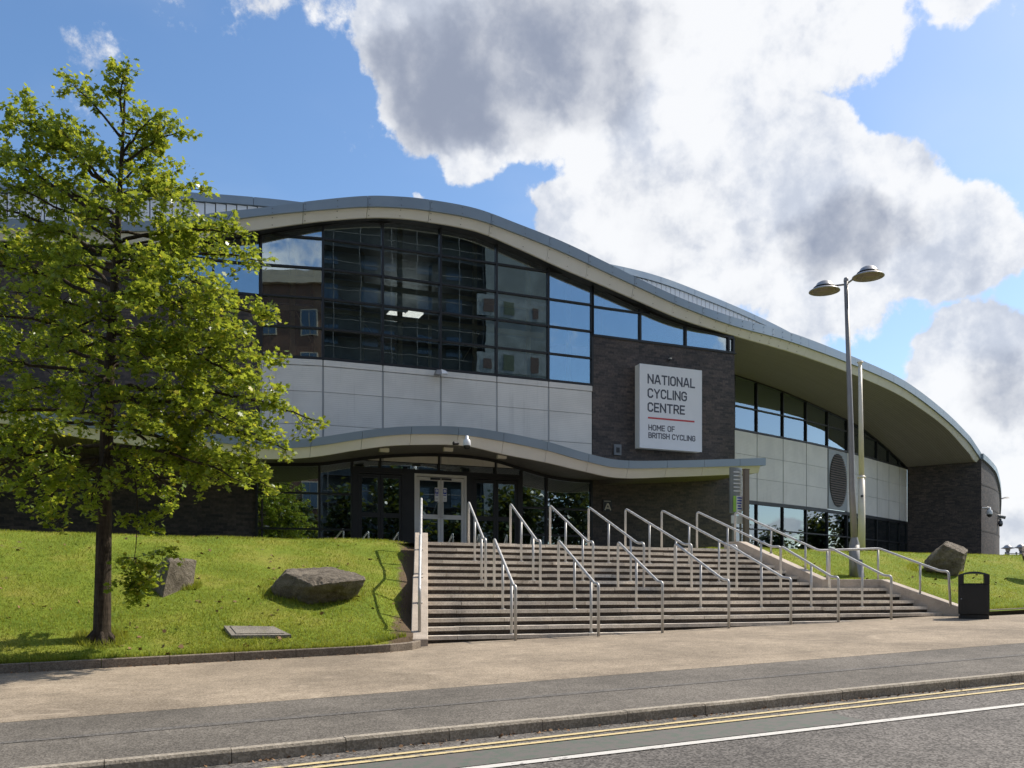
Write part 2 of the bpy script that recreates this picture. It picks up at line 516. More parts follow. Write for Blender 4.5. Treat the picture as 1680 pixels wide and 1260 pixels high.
class MB:
    """collects shapes into one mesh"""
    def __init__(self):
        self.v, self.f, self.uv = [], [], []

    def add(self, verts, faces, uv=None):
        b = len(self.v)
        self.v += [tuple(q) for q in verts]
        self.uv += uv if uv is not None else [(q[0], q[2]) for q in verts]
        self.f += [tuple(b + i for i in f) for f in faces]
        return self

    def hexa(self, c):
        """c: 8 corners, 0-3 bottom ring, 4-7 top ring"""
        return self.add(c, [(3, 2, 1, 0), (4, 5, 6, 7), (0, 1, 5, 4), (1, 2, 6, 5), (2, 3, 7, 6), (3, 0, 4, 7)])

    def box(self, lo, hi):
        x0, y0, z0 = lo
        x1, y1, z1 = hi
        return self.hexa([(x0, y0, z0), (x1, y0, z0), (x1, y1, z0), (x0, y1, z0), (x0, y0, z1), (x1, y0, z1), (x1, y1, z1), (x0, y1, z1)])

    def bar(self, a, b, th, n, out=0.0, zlo=None, zhi=None):
        """upright slab between plan points a, b; its thickness th runs along plan normal n"""
        a0 = (a[0] + n[0] * out, a[1] + n[1] * out)
        b0 = (b[0] + n[0] * out, b[1] + n[1] * out)
        a1 = (a0[0] - n[0] * th, a0[1] - n[1] * th)
        b1 = (b0[0] - n[0] * th, b0[1] - n[1] * th)
        za, zb = (zlo if isinstance(zlo, tuple) else (zlo, zlo))
        ta, tb = (zhi if isinstance(zhi, tuple) else (zhi, zhi))
        return self.hexa([(*a0, za), (*b0, zb), (*b1, zb), (*a1, za), (*a0, ta), (*b0, tb), (*b1, tb), (*a1, ta)])

    def tube(self, pts, r, seg=10, caps=True, r_end=None):
        pts = [Vector(q) for q in pts]
        n = len(pts)
        rings = []
        prev = None
        for i, q in enumerate(pts):
            d = (pts[min(i + 1, n - 1)] - pts[max(i - 1, 0)])
            d = d.normalized() if d.length > 1e-9 else Vector((0, 0, 1))
            if prev is None:
                up = Vector((0, 0, 1)) if abs(d.z) < .9 else Vector((1, 0, 0))
                s = d.cross(up).normalized()
            else:
                s = (prev - d * prev.dot(d))
                s = s.normalized() if s.length > 1e-6 else d.orthogonal().normalized()
            prev = s
            t = s.cross(d)
            if isinstance(r, (list, tuple)):
                rr = r[i]
            else:
                rr = r if r_end is None else r + (r_end - r) * i / (n - 1)
            rings.append([q + (s * math.cos(6.28318 * k / seg) + t * math.sin(6.28318 * k / seg)) * rr for k in range(seg)])
        vs = [v for rg in rings for v in rg]
        fs = []
        for i in range(n - 1):
            for k in range(seg):
                k2 = (k + 1) % seg
                fs.append((i * seg + k, i * seg + k2, (i + 1) * seg + k2, (i + 1) * seg + k))
        if caps:
            fs.append(tuple(range(seg - 1, -1, -1)))
            fs.append(tuple(range((n - 1) * seg, n * seg)))
        return self.add(vs, fs)

    def lathe(self, prof, c, seg=24):
        """prof: (radius, z) pairs"""
        vs, fs = [], []
        for r, z in prof:
            for k in range(seg):
                a = 6.28318 * k / seg
                vs.append((c[0] + r * math.cos(a), c[1] + r * math.sin(a), c[2] + z))
        for i in range(len(prof) - 1):
            for k in range(seg):
                k2 = (k + 1) % seg
                fs.append((i * seg + k, i * seg + k2, (i + 1) * seg + k2, (i + 1) * seg + k))
        return self.add(vs, fs)

    def build(self, name, mat, parent=None, smooth=False, uv=False):
        return mesh(name, self.v, self.f, mat, parent, self.uv if uv else None, smooth)


def thing(name, label, cat, group=None, loc=(0, 0, 0)):
    o = bpy.data.objects.new(name, None)
    o.empty_display_size = .3
    COL.objects.link(o)
    tag(o, label, cat, group)
    o.location = loc
    return o


def tag(o, label, cat, group=None):
    o['label'] = label
    o['category'] = cat
    if group:
        o['group'] = group
    return o


def structure(o):
    o['kind'] = 'structure'
    return o


def perp(a, b):
    """plan unit normal on the street side of the wall a -> b (a left, b right)"""
    d = Vector((b[0] - a[0], b[1] - a[1]))
    d.normalize()
    return (d.y, -d.x)


def fast_mesh(name, verts, nper, mat, parent=None, smooth=False):
    """many equal polygons of nper vertices, vertices not shared"""
    me = bpy.data.meshes.new(name)
    nv = len(verts)
    npoly = nv // nper
    me.vertices.add(nv)
    me.vertices.foreach_set('co', np.asarray(verts, dtype=np.float32).ravel())
    me.loops.add(nv)
    me.loops.foreach_set('vertex_index', np.arange(nv, dtype=np.int32))
    me.polygons.add(npoly)
    me.polygons.foreach_set('loop_start', np.arange(0, nv, nper, dtype=np.int32))
    me.polygons.foreach_set('loop_total', np.full(npoly, nper, dtype=np.int32))
    me.materials.append(MATS[mat])
    me.update(calc_edges=True)
    me.validate()
    return link(bpy.data.objects.new(name, me), parent)


def round_path(pts, r, k=4):
    """polyline with its inner corners rounded"""
    pts = [Vector(q) for q in pts]
    out = [pts[0]]
    for a, b, c in zip(pts, pts[1:], pts[2:]):
        d1, d2 = (a - b), (c - b)
        rr = min(r, d1.length * .45, d2.length * .45)
        p, q = b + d1.normalized() * rr, b + d2.normalized() * rr
        for i in range(k + 1):
            t = i / k
            out.append(p * (1 - t) ** 2 + b * 2 * t * (1 - t) + q * t * t)
    out.append(pts[-1])
    return out

# ------------------------------------------------------------------ ground, road, pavement


def kerbV(u):
    return 7.43 + .039 * min(max(u, -60), 60)


def splitV(u):
    return 9.84 + .048 * min(max(u, -60), 60)


def lawnV(u):
    return 14.28 + .01 * min(max(u, -60), 60)


gx = [-2500, -400, -120, -60, -20, 0, 20, 60, 120, 400, 2500]
gy = [-2500, -400, -100, -30, -8, 10, 20, 60, 150, 500, 2500]
gv = [(x, y, zpav(x, y) - .75) for y in gy for x in gx]
gf = [(j * 11 + i, j * 11 + i + 1, (j + 1) * 11 + i + 1, (j + 1) * 11 + i) for j in range(10) for i in range(10)]
structure(mesh('ground', gv, gf, 'ground_far'))


def strip(name, fa, fb, u0, u1, dz, mat, n=12, parent=None):
    vs, fs = [], []
    for i in range(n + 1):
        u = u0 + (u1 - u0) * i / n
        a, b = fa(u), fb(u)
        vs += [(u, a, zpav(u, a) + dz), (u, b, zpav(u, b) + dz)]
    for i in range(n):
        fs.append((2 * i, 2 * i + 2, 2 * i + 3, 2 * i + 1))
    return mesh(name, vs, fs, mat, parent)


road = structure(strip('road', lambda u: -4.0, lambda u: kerbV(u) + .06, -58, 58, -.10, 'asphalt_road'))
structure(strip('far_pavement', lambda u: -8.0, lambda u: -4.0, -58, 58, .0, 'asphalt_walk'))
structure(strip('pavement', lambda u: kerbV(u) + .115, splitV, -58, 58, 0, 'asphalt_walk'))
structure(strip('gravel_path', splitV, lambda u: 16.6, -58, 58, 0.002, 'bound_gravel'))
# a darker repair seam runs along the asphalt pavement
strip('repair_seam', lambda u: 8.66 + .045 * u, lambda u: 8.78 + .045 * u + .03 * math.sin(u * 1.7), -4, 20, .004, 'asphalt_seam', 40, bpy.data.objects['pavement'])
# road paint
YA0, YA1 = pav(840, 1217, -.1), pav(1680, 1122.5, -.1)
YB0, YB1 = pav(840, 1224, -.1), pav(1680, 1130, -.1)
WA0, WA1 = pav(840, 1254.5, -.1), pav(1680, 1156.5, -.1)


def line_fn(a, b):
    s = (b.y - a.y) / (b.x - a.x)
    return lambda u: a.y + s * (u - a.x)


fy1, fy2, fw = line_fn(YA0, YA1), line_fn(YB0, YB1), line_fn(WA0, WA1)
for f_, hw, mt, nm in ((fy1, .032, 'paint_yellow', 'yellow_line'), (fy2, .032, 'paint_yellow', 'yellow_line'), (fw, .05, 'paint_white', 'white_line')):
    strip(nm, lambda u: f_(u) - hw, lambda u: f_(u) + hw, -20, 40, -.092, mt, 24, road)
strip('green_lane', lambda u: fw(u) + .09, lambda u: fy2(u) - .05, .2, 6.5, -.096, 'paint_green', 16, road)

# kerb stones
kerb = bpy.data.objects.new('kerb', None)
link(kerb)
structure(kerb)
u = -5.6
rk = random.Random(3)
while u < 24:
    L = .908
    b = MB()
    j = rk.uniform(-.004, .004)
    zz = rk.uniform(-.004, .004)
    c = []
    prof = [(0.0, -.25), (0.0, -.012 + .0), (.012, .012), (.115, .012), (.125, .004), (.125, -.25)]
    for uu in (u + .002, u + L + .002):
        for dv, dz in prof:
            v = kerbV(uu) + dv + j
            c.append((uu, v, zpav(uu, kerbV(uu)) + dz + zz))
    n = len(prof)
    fs = [tuple(range(n - 1, -1, -1)), tuple(range(n, 2 * n))] + [(i, i + 1, n + i + 1, n + i) for i in range(n - 1)]
    b.add(c, fs)
    b.build('kerb_stone', 'kerb_stone', kerb)
    u += .914

edging = bpy.data.objects.new('lawn_edging', None)
link(edging)
structure(edging)


def edge_stone(p, q, h=.13):
    d = Vector((q[0] - p[0], q[1] - p[1]))
    d.normalize()
    n = Vector((-d.y, d.x))
    z0 = zpav(*p)
    z1 = zpav(*q)
    p2 = Vector(p) + d * .004
    q2 = Vector(q) - d * .004
    cs = []
    prof = [(0, -.2), (0, h - .012), (.012, h), (.075, h), (.08, h - .01), (.08, -.2)]
    for pt, zb in ((p2, z0), (q2, z1)):
        for o_, dz in prof:
            w = pt + n * o_
            cs.append((w.x, w.y, zb + dz))
    k = len(prof)
    fs = [tuple(range(k - 1, -1, -1)), tuple(range(k, 2 * k))] + [(i, i + 1, k + i + 1, k + i) for i in range(k - 1)]
    MB().add(cs, fs).build('edging_stone', 'edging_stone', edging)


pts = [(-9.4 + .914 * i, lawnV(-9.4 + .914 * i)) for i in range(15)]
pts += [(4.0, lawnV(4.0) + .06), (4.42, lawnV(4.2) + .22), (4.66, lawnV(4.4) + .50)]
for a, b in zip(pts, pts[1:]):
    edge_stone(a, b)
pts = [(18.75 + .914 * i, 15.72 - .01 * i) for i in range(14)]
for a, b in zip(pts, pts[1:]):
    edge_stone(a, b)

# ------------------------------------------------------------------ flight of steps
RISE, ZTOP = .15, 2.10
NV = {8: 17.26}
for i in range(9, 15):
    NV[i] = 17.26 - (i - 8) * .30
for i in range(1, 8):
    NV[i] = 18.25 + (7 - i) * .30


def u_left(v):
    return 5.0 + (v - 15.49) * .3216


def u_right_up(v):
    return 15.99 - .44 * (v - 18.25)


def u_right_low(v):
    return 17.54 - .43 * (v - 17.26)


steps = thing('entrance_steps', 'broad flight of pale concrete steps rising to the glass entrance', 'steps')
core = MB()
for i in range(14, 0, -1):
    ur = u_right_up if i <= 7 else u_right_low
    v0 = NV[i] + .03
    v1 = 18.4 if i >= 8 else 20.7
    z1 = RISE * (15 - i) - .071
    a0, a1 = u_left(v0) - .1, u_left(v1) - .1
    b0, b1 = ur(v0) + .1, ur(v1) + .1
    e = .001 * i
    core.hexa([(a0 - e, v0, -.8), (b0 + e, v0, -.8), (b1 + e, v1 + e, -.8), (a1 - e, v1 + e, -.8), (a0 - e, v0, z1), (b0 + e, v0, z1), (b1 + e, v1 + e, z1), (a1 - e, v1 + e, z1)])
core.build('risers', 'riser_shaded', steps)
slab_me = None
rs = random.Random(11)
for i in range(14, 0, -1):
    rows = [(NV[i], .328)]
    if i == 8:
        rows = [(NV[8], .50), (NV[8] + .505, .505)]
    if i == 1:
        rows = [(NV[1], .45)]
    for rv, dep in rows:
        ur = u_right_up if i <= 7 else u_right_low
        ul, urr = u_left(rv) - .02, ur(rv) + .02
        zt = RISE * (15 - i)
        u = ul
        first = True
        while u < urr - .05:
            L = rs.uniform(.35, .85) if first else rs.choice((.9, .9, .9, .75, 1.0))
            first = False
            e = min(u + L, urr)
            if urr - e < .25:
                e = urr
            if slab_me is None:
                o = MB().box((0, 0, -1), (1, 1, 0)).build('tread_slab', 'tread_concrete', steps)
                slab_me = o.data
                bm = bmesh.new(); bm.from_mesh(slab_me)
                bmesh.ops.bevel(bm, geom=[ed for ed in bm.edges if all(v.co.z > -.5 for v in ed.verts) and all(v.co.y < .5 for v in ed.verts)], offset=.02, segments=2, affect='EDGES')
                bm.to_mesh(slab_me); bm.free()
            else:
                o = link(bpy.data.objects.new('tread_slab', slab_me), steps)
            o.location = (u + .003, rv + rs.uniform(-.010, .010), zt + rs.uniform(-.004, .004))
            o.scale = (e - u - .012, dep - .008, .070)
            u = e
# top platform in front of the doors
pf = MB()
pf.add([(u_left(20.4) - .35, 20.49, 2.09), (u_right_up(20.4) + .35, 20.49, 2.09), (20.5, 26.5, 2.09), (2.0, 26.5, 2.09)], [(0, 1, 2, 3)])
structure(pf.build('entrance_platform', 'asphalt_walk'))


def prism_wall(name, stations, th, mat, label):
    """stations: (u, v, ztop) along the inner top edge; th: outward vector"""
    b = MB()
    vs = []
    for (u, v, z) in stations:
        vs += [(u, v, -.7), (u, v, z), (u + th[0], v + th[1], z), (u + th[0], v + th[1], -.7)]
    fs = []
    n = len(stations)
    for i in range(n - 1):
        for k in range(4):
            k2 = (k + 1) % 4
            fs.append((4 * i + k, 4 * i + k2, 4 * i + 4 + k2, 4 * i + 4 + k))
    fs += [(3, 2, 1, 0), (4 * n - 4, 4 * n - 3, 4 * n - 2, 4 * n - 1)]
    b.add(vs, fs)
    o = b.build(name, mat)
    bm = bmesh.new(); bm.from_mesh(o.data)
    bmesh.ops.recalc_face_normals(bm, faces=bm.faces)
    bmesh.ops.bevel(bm, geom=[e for e in bm.edges if sum(v.co.z > -.6 for v in e.verts) == 2], offset=.012, segments=1, affect='EDGES')
    bm.to_mesh(o.data); bm.free()
    return tag(o, label, 'wall')


SL = [(20.45, 2.31), (20.12, 2.31), (18.2, 1.30), (17.25, 1.26), (15.30, .19), (15.05, .13)]
prism_wall('stair_wall', [(u_left(v), v, z) for v, z in SL], (-.31, 0), 'wall_concrete',
           'pale concrete side wall on the left of the steps, beside the lawn with the tree')
st = [(u_right_up(20.5), 20.5, 2.31), (u_right_up(20.1), 20.1, 2.31), (u_right_up(17.98), 17.98, 1.27), (u_right_low(17.42), 17.42, 1.27), (u_right_low(15.62), 15.62, .56),
      (u_right_low(15.32), 15.32, .54)]
prism_wall('stair_wall', st, (.29, .04), 'wall_concrete', 'stepped concrete side wall on the right of the steps, towards the litter bin')

# ------------------------------------------------------------------ handrails
ords = ['first', 'second', 'third', 'fourth', 'fifth', 'sixth', 'seventh', 'eighth', 'ninth']


def handrail(pts, posts, label, group, r=.028):
    t = thing('handrail', label, 'handrail', group, (pts[-1][0], pts[-1][1], 0))
    off = t.location

    def rel(q):
        return Vector(q) - off
    MB().tube(round_path([rel(q) for q in pts], .09), r, 12).build('rail', 'galvanised', t, True)
    for top, foot in posts:
        b = MB().tube([rel(foot), rel(top)], r * .92, 10)
        b.tube([rel((foot[0], foot[1], foot[2])), rel((foot[0], foot[1], foot[2] + .012))], r * 2.0, 10)
        b.build('post', 'galvanised', t, True)
    return t


def u_at(x, v):
    d = ray(x, 0)
    return d[0] / d[1] * v


xs_top = [769, 837.5, 902.5, 965.7, 1026, 1085.5, 1143.4]
xs_end = [796.7, 886.4, 972.9, 1056.4, 1134.6, 1208.6, 1280.7]
for j in range(7):
    va, vb = 20.22, 17.86
    ua, ub = u_at(xs_top[j], va), u_at(xs_end[j], vb)

    def P(v, z):
        t = (v - va) / (vb - va)
        return (ua + (ub - ua) * t, v, z)
    pts = [P(va, 2.10), P(va, 3.07), P(18.10, 2.06), P(vb, 2.06), P(vb, 1.05)]

    def zr(v):
        return 3.07 + (v - va) / (18.10 - va) * (2.06 - 3.07)
    posts = [(P(NV[4] + .16, zr(NV[4] + .16) - .01), P(NV[4] + .16, 1.65)), (P(NV[7] + .13, zr(NV[7] + .13) - .01), P(NV[7] + .13, 1.20))]
    handrail(pts, posts, 'galvanised tube handrail on the upper flight, %s from the left wall' % ords[j], 'handrails of the upper flight')

xs_st = [810.8, 916.3, 1013.9, 1107.3, 1195, 1281, 1360.7]
xs_n11 = [825, 940.9, 1050.2, 1152, 1246.4, 1338.3, 1422.8]
ends = [(845.8, 1054), (981.8, 1048), (1086.8, 1038.5), (1195.7, 1031), (1297.4, 1024.5), (1375.4, 1018.5), (1462.3, 1013)]
for j in range(7):
    va = 17.44
    ua = u_at(xs_st[j], va)
    e = pav(*ends[j])
    vb = min(max(e.y, 15.25), 15.72)
    ub = u_at(ends[j][0], vb)
    ze = zpav(ub, vb)

    def P(v, z):
        t = (v - va) / (vb - va)
        return (ua + (ub - ua) * t, v, z)
    zb = ze + 1.0
    vk = vb + .17
    pts = [P(va, 1.05), P(va, 2.04), P(vk, zb), P(vb, zb), P(vb, ze)]

    def zr(v):
        return 2.04 + (v - va) / (vk - va) * (zb - 2.04)
    posts = [(P(NV[11] + .14, zr(NV[11] + .14) - .01), P(NV[11] + .14, .60))]
    if j < 2:
        posts.append((P(NV[14] + .16, zr(NV[14] + .16) - .01), P(NV[14] + .16, .15)))
    handrail(pts, posts, 'galvanised tube handrail on the lower flight, %s from the left wall' % ords[j], 'handrails of the lower flight')


def wall_top(v):
    for (v0, z0), (v1, z1) in zip(SL, SL[1:]):
        if v1 <= v <= v0:
            return z1 + (z0 - z1) * (v - v1) / (v0 - v1)
    return SL[-1][1]


def LW(v, z):
    return (u_left(v) - .155, v, z)


pts = [LW(20.32, 2.31), LW(20.32, 3.13), LW(18.25, 2.10), LW(17.3, 2.06), LW(15.55, 1.02), LW(15.40, 1.02), LW(15.40, .22)]
pl = [(19.3, 2.61), (18.25, 2.08), (17.2, 2.0), (16.3, 1.46)]
handrail(pts, [(LW(v, z), LW(v, wall_top(v))) for v, z in pl], 'galvanised handrail fixed on top of the left concrete side wall', None)
RW = [atV(1206, 840, 20.2), atV(1343, 903, 17.98), atV(1443, 900, 17.46), atV(1543, 937, 15.75), atV(1556, 937, 15.58)]
feet = [atV(1206, 889, 20.2), atV(1559.5, 995, 15.55)]


def on_rw(x, ytop, yfoot, v):
    return atV(x, ytop, v), atV(x, yfoot, v)


handrail([feet[0]] + RW + [feet[1]], [on_rw(1265, 868, 908, 19.2), on_rw(1321.4, 894, 935, 18.3), on_rw(1357, 904, 951, 17.95), on_rw(1440.6, 902, 952, 17.5), on_rw(1509.5, 926, 975, 16.3)],
         'long galvanised handrail following the right concrete side wall beside the lamp post', None)

# ------------------------------------------------------------------ lawns


def softmin(a, b, k=.25):
    h = max(k - abs(a - b), 0) / k
    return min(a, b) - h * h * k * .25


def z_left(u, v):
    v0 = lawnV(u) + .05
    base = zpav(u, v0) + .10
    z = softmin(base + (2.2 - base) / 6.9 * (v - v0), 2.2)
    n = noise.noise(Vector((u * .5, v * .5, 1.3))) * .06 + noise.noise(Vector((u * 1.7, v * 1.7, 4.1))) * .025
    f = min(max((v - v0) / .6, 0), 1)
    d = (u_left(v) - .31) - u
    dip = -(.10 + .22 * max(0, 1 - abs(v - 16.9) / 1.8)) * max(0, 1 - d / .8) if 15 < v < 20.5 and d < .8 else 0
    return z + n * f + dip * f


def z_right(u, v):
    v0 = 15.72 - .01 * (u - 18.75)
    base = zpav(u, v0) + .09
    z = softmin(base + (2.22 - base) / 5.6 * (v - v0), 2.22)
    n = noise.noise(Vector((u * .5, v * .5, 7.3))) * .06 + noise.noise(Vector((u * 1.7, v * 1.7, 2.1))) * .025
    f = min(max((v - v0) / .6, 0), 1)
    return z + n * f


def right_edge(v):
    if v >= 17.98:
        return u_right_up(min(v, 20.5)) + .2
    if v >= 17.46:
        t = (17.98 - v) / .52
        return u_right_up(17.98) + .2 + t * (u_right_low(17.46) - u_right_up(17.98))
    return u_right_low(max(v, 15.32)) + .2


def lawn(name, v_rows, ua, ub, zf, nu, wall_right):
    vs, fs, uv = [], [], []
    for v in v_rows:
        a, b = ua(v), ub(v)
        for i in range(nu + 1):
            t = i / nu
            t = 1 - (1 - t) ** 1.3 if wall_right else t ** 1.6
            u = a + (b - a) * t
            vs.append((u, v if wall_right is None else v, zf(u, v)))
            uv.append(((b - u) if wall_right else 9.0, v))
    for j in range(len(v_rows) - 1):
        for i in range(nu):
            q = j * (nu + 1) + i
            fs.append((q, q + 1, q + nu + 2, q + nu + 1))
    return structure(mesh(name, vs, fs, 'lawn', None, uv, True))


def front_left(u):
    return lawnV(u) + .03 + (max(0, u - 3.55) * .47)


vr = [14.0 + .045 * i for i in range(36)] + [15.7 + .16 * i for i in range(67)]
lawn('lawn', vr, lambda v: -14.0, lambda v: (u_left(v) - .27) if v < 20.45 else (u_left(20.45) - .27), lambda u, v: z_left(u, v) if v > front_left(u) else zpav(u, v) - .12, 150, True)
vr = [15.42 + .17 * i for i in range(66)]
lawn('lawn', vr, right_edge, lambda v: 62.0, lambda u, v: z_right(u, max(v, 15.76 - .01 * (u - 18.75))), 110, False)


def grass(name, label, n, usamp, zf, seed):
    rg = np.random.default_rng(seed)
    vs = np.zeros((n, 3, 3), dtype=np.float32)
    k = 0
    rr = random.Random(seed)
    while k < n:
        u, v = usamp(rr)
        if u is None:
            continue
        patch = noise.noise(Vector((u * .9, v * .9, 3.3)))
        if patch < -.45 and rr.random() < .6:
            continue
        h = rr.uniform(.025, .055) * (1 + .5 * patch)
        a = rr.uniform(0, 6.283)
        w = rr.uniform(.004, .008)
        z = zf(u, v) - .004
        lx, ly = rr.gauss(0, .4) * h, rr.gauss(0, .4) * h
        vs[k] = ((u - w * math.cos(a), v - w * math.sin(a), z), (u + w * math.cos(a), v + w * math.sin(a), z), (u + lx, v + ly, z + h))
        k += 1
    o = fast_mesh(name, vs.reshape(-1, 3), 3, 'grass_blade')
    o['kind'] = 'stuff'
    o['label'] = label
    o['category'] = 'grass'


def samp_left(r):
    v = 14.36 + (r.random() ** 1.5) * 7.6
    u = r.uniform(-7.5, u_left(min(v, 20.4)) - .30)
    if v < 20.6 and (u_left(v) - .31) - u < r.uniform(.12, .42):
        return None, None
    if v < front_left(u) + .05:
        return None, None
    return u, v


def samp_right(r):
    v = 15.8 + (r.random() ** 1.3) * 6.6
    u = right_edge(v) + .12 + r.random() ** 1.4 * 14
    if v < 15.80 - .01 * (u - 18.75):
        return None, None
    return u, v


grass('grass', 'short mown green grass on the left bank', 105000, samp_left, z_left, 5)
grass('grass', 'short mown green grass on the right bank', 50000, samp_right, z_right, 6)

# ------------------------------------------------------------------ the cycling centre building
bld = thing('sports_building', 'large sports hall with wave-shaped roof edge, glass front, dark brick and white cladding', 'building')
FC = [(428, 25.95), (530, 25.62), (628, 25.56), (723, 25.53), (815, 25.51), (900, 25.50), (972, 25.50)]
FP = [(u_at(x, v), v) for x, v in FC]                            # plan of the curved glass front
BR0, BR1 = FP[-1], (u_at(1205, 25.5), 25.5)                      # brick block with the sign
LW0, LW1 = (u_at(-330, 26.45), 26.45), (u_at(427, 26.02), 26.02)  # left wing
ZS, ZC0, ROW = 7.50, 4.68, .84


def facade_v(u):
    pts = [LW0, LW1] + FP + [BR1]
    for a, b in zip(pts, pts[1:]):
        if a[0] <= u <= b[0]:
            return a[1] + (b[1] - a[1]) * (u - a[0]) / (b[0] - a[0])
    return pts[0][1] if u < pts[0][0] else pts[-1][1]


def brick_wall(a, b, z0, z1, th=.3, name='brick_wall', mat='brick', parent=bld):
    n = perp(a, b)
    L = math.hypot(b[0] - a[0], b[1] - a[1])
    za, zb = z1 if isinstance(z1, tuple) else (z1, z1)
    a2, b2 = (a[0] - n[0] * th, a[1] - n[1] * th), (b[0] - n[0] * th, b[1] - n[1] * th)
    vs = [(*a, z0), (*b, z0), (*b, zb), (*a, za), (*b, z0), (*b2, z0), (*b2, zb), (*b, zb), (*a2, z0), (*a, z0), (*a, za), (*a2, za),
          (*a, za), (*b, zb), (*b2, zb), (*a2, za), (*b2, z0), (*a2, z0), (*a2, za), (*b2, zb)]
    uv = [(0, z0), (L, z0), (L, zb), (0, za), (L, z0), (L + th, z0), (L + th, zb), (L, zb), (-th, z0), (0, z0), (0, za), (-th, za),
          (0, za), (L, zb), (L, zb + th), (0, za + th), (0, z0), (L, z0), (L, zb), (0, za)]
    fs = [tuple(range(4 * i, 4 * i + 4)) for i in range(5)]
    return mesh(name, vs, fs, mat, parent, uv)


def prism(poly, n, out, th):
    """poly: 3D outline seen from outside; n plan normal; front face at +out, thickness th inwards"""
    k = len(poly)
    f = [(p[0] + n[0] * out, p[1] + n[1] * out, p[2]) for p in poly]
    b = [(p[0] + n[0] * (out - th), p[1] + n[1] * (out - th), p[2]) for p in poly]
    fs = [tuple(range(k)), tuple(range(2 * k - 1, k - 1, -1))] + [(i, i + k, (i + 1) % k + k, (i + 1) % k) for i in range(k)]
    return f + b, fs


def lerp2(a, b, t):
    return (a[0] + (b[0] - a[0]) * t, a[1] + (b[1] - a[1]) * t)


def curtain(a, b, rows, top, last=False, mw=.06, name='window', mat='frame_dark', head=.12, glass='glass', parent=bld, splits=None, recess=.05):
    """one bay of glazing from plan point a to b; rows: sill and transom heights; top(t): head height"""
    n = perp(a, b)
    L = math.hypot(b[0] - a[0], b[1] - a[1])
    S = 10
    tp = [top(i / S) for i in range(S + 1)]
    fr = MB()
    hw = mw / 2 / L
    fr.bar(lerp2(a, b, -hw), lerp2(a, b, hw), .14, n, .02, rows[0] - .05, top(0) + .02)
    if last:
        fr.bar(lerp2(a, b, 1 - hw), lerp2(a, b, 1 + hw), .14, n, .02, rows[0] - .05, top(1) + .02)
    for i, z in enumerate(rows):
        h = .05 if i else .07
        ts = [k / S for k in range(S + 1) if tp[k] > z + .05]
        if len(ts) >= 2:
            fr.bar(lerp2(a, b, ts[0] + (hw if ts[0] == 0 else 0)), lerp2(a, b, ts[-1] - (hw if ts[-1] == 1 else 0)), .12, n, .012, z - h / 2, z + h / 2)
    for k in range(S):                                            # head member follows the curve
        fr.bar(lerp2(a, b, k / S), lerp2(a, b, (k + 1) / S), .13, n, .016, (tp[k] - .04, tp[k + 1] - .04), (tp[k] + head, tp[k + 1] + head))
    part = fr.build(name, mat, parent)
    zz = list(rows) + [max(tp) + 1]
    for z0, z1 in zip(zz, zz[1:]):
        cols = [0.0] + (splits or []) + [1.0]
        for c0, c1 in zip(cols, cols[1:]):
            smp = [c0 + (c1 - c0) * k / 8 for k in range(9)]
            ok = [t for t in smp if min(top(t), z1) > z0 + .06]
            if len(ok) < 2:
                continue
            poly = [(*lerp2(a, b, ok[0]), z0), (*lerp2(a, b, ok[-1]), z0)]
            if min(top(ok[0]), top(ok[-1])) >= z1 and all(top(t) >= z1 for t in ok):
                poly += [(*lerp2(a, b, ok[-1]), z1), (*lerp2(a, b, ok[0]), z1)]
            else:
                poly += [(*lerp2(a, b, t), min(top(t), z1)) for t in reversed(ok)]
            # every pane sits a hair out of true
            jx = random.uniform(-.0012, .0012)
            vs, fs = prism(poly, n, -recess, .012)
            cz = (z0 + min(z1, max(tp))) / 2
            vs = [(v[0] + n[0] * jx * (v[2] - cz), v[1] + n[1] * jx * (v[2] - cz), v[2]) for v in vs]
            mesh('pane', vs, fs, glass, part)
    return part


def bay_top(a, b, ya, yb, xa, xb, bow=0.0):
    za = zrow(ya, column(*a)[1])
    zb = zrow(yb, column(*b)[1])
    return lambda t: za + (zb - za) * t + bow * 4 * t * (1 - t)


# upper glazing of the curved front
gt = [385, 369, 365, 371.5, 395, 428, 465]
bows = [.03, .07, .10, .10, .06, -.01]
rows = [ZS + ROW * i for i in range(6)]
for i in range(6):
    a, b = FP[i], FP[i + 1]
    curtain(a, b, rows, bay_top(a, b, gt[i], gt[i + 1], 0, 0, bows[i]), last=(i == 5))
# strip window over the brick block
cols = [972, 1050, 1124.5, 1195, 1203]
ty = [466, 505, 533.5, 552.5, 555]
for i in range(4):
    a, b = (u_at(cols[i] + .8, 25.5), 25.5), (u_at(cols[i + 1] + .8, 25.5), 25.5)
    curtain(a, b, [9.07, 9.98], bay_top(a, b, ty[i], ty[i + 1], 0, 0, -.03 if i < 2 else 0), last=(i == 3))
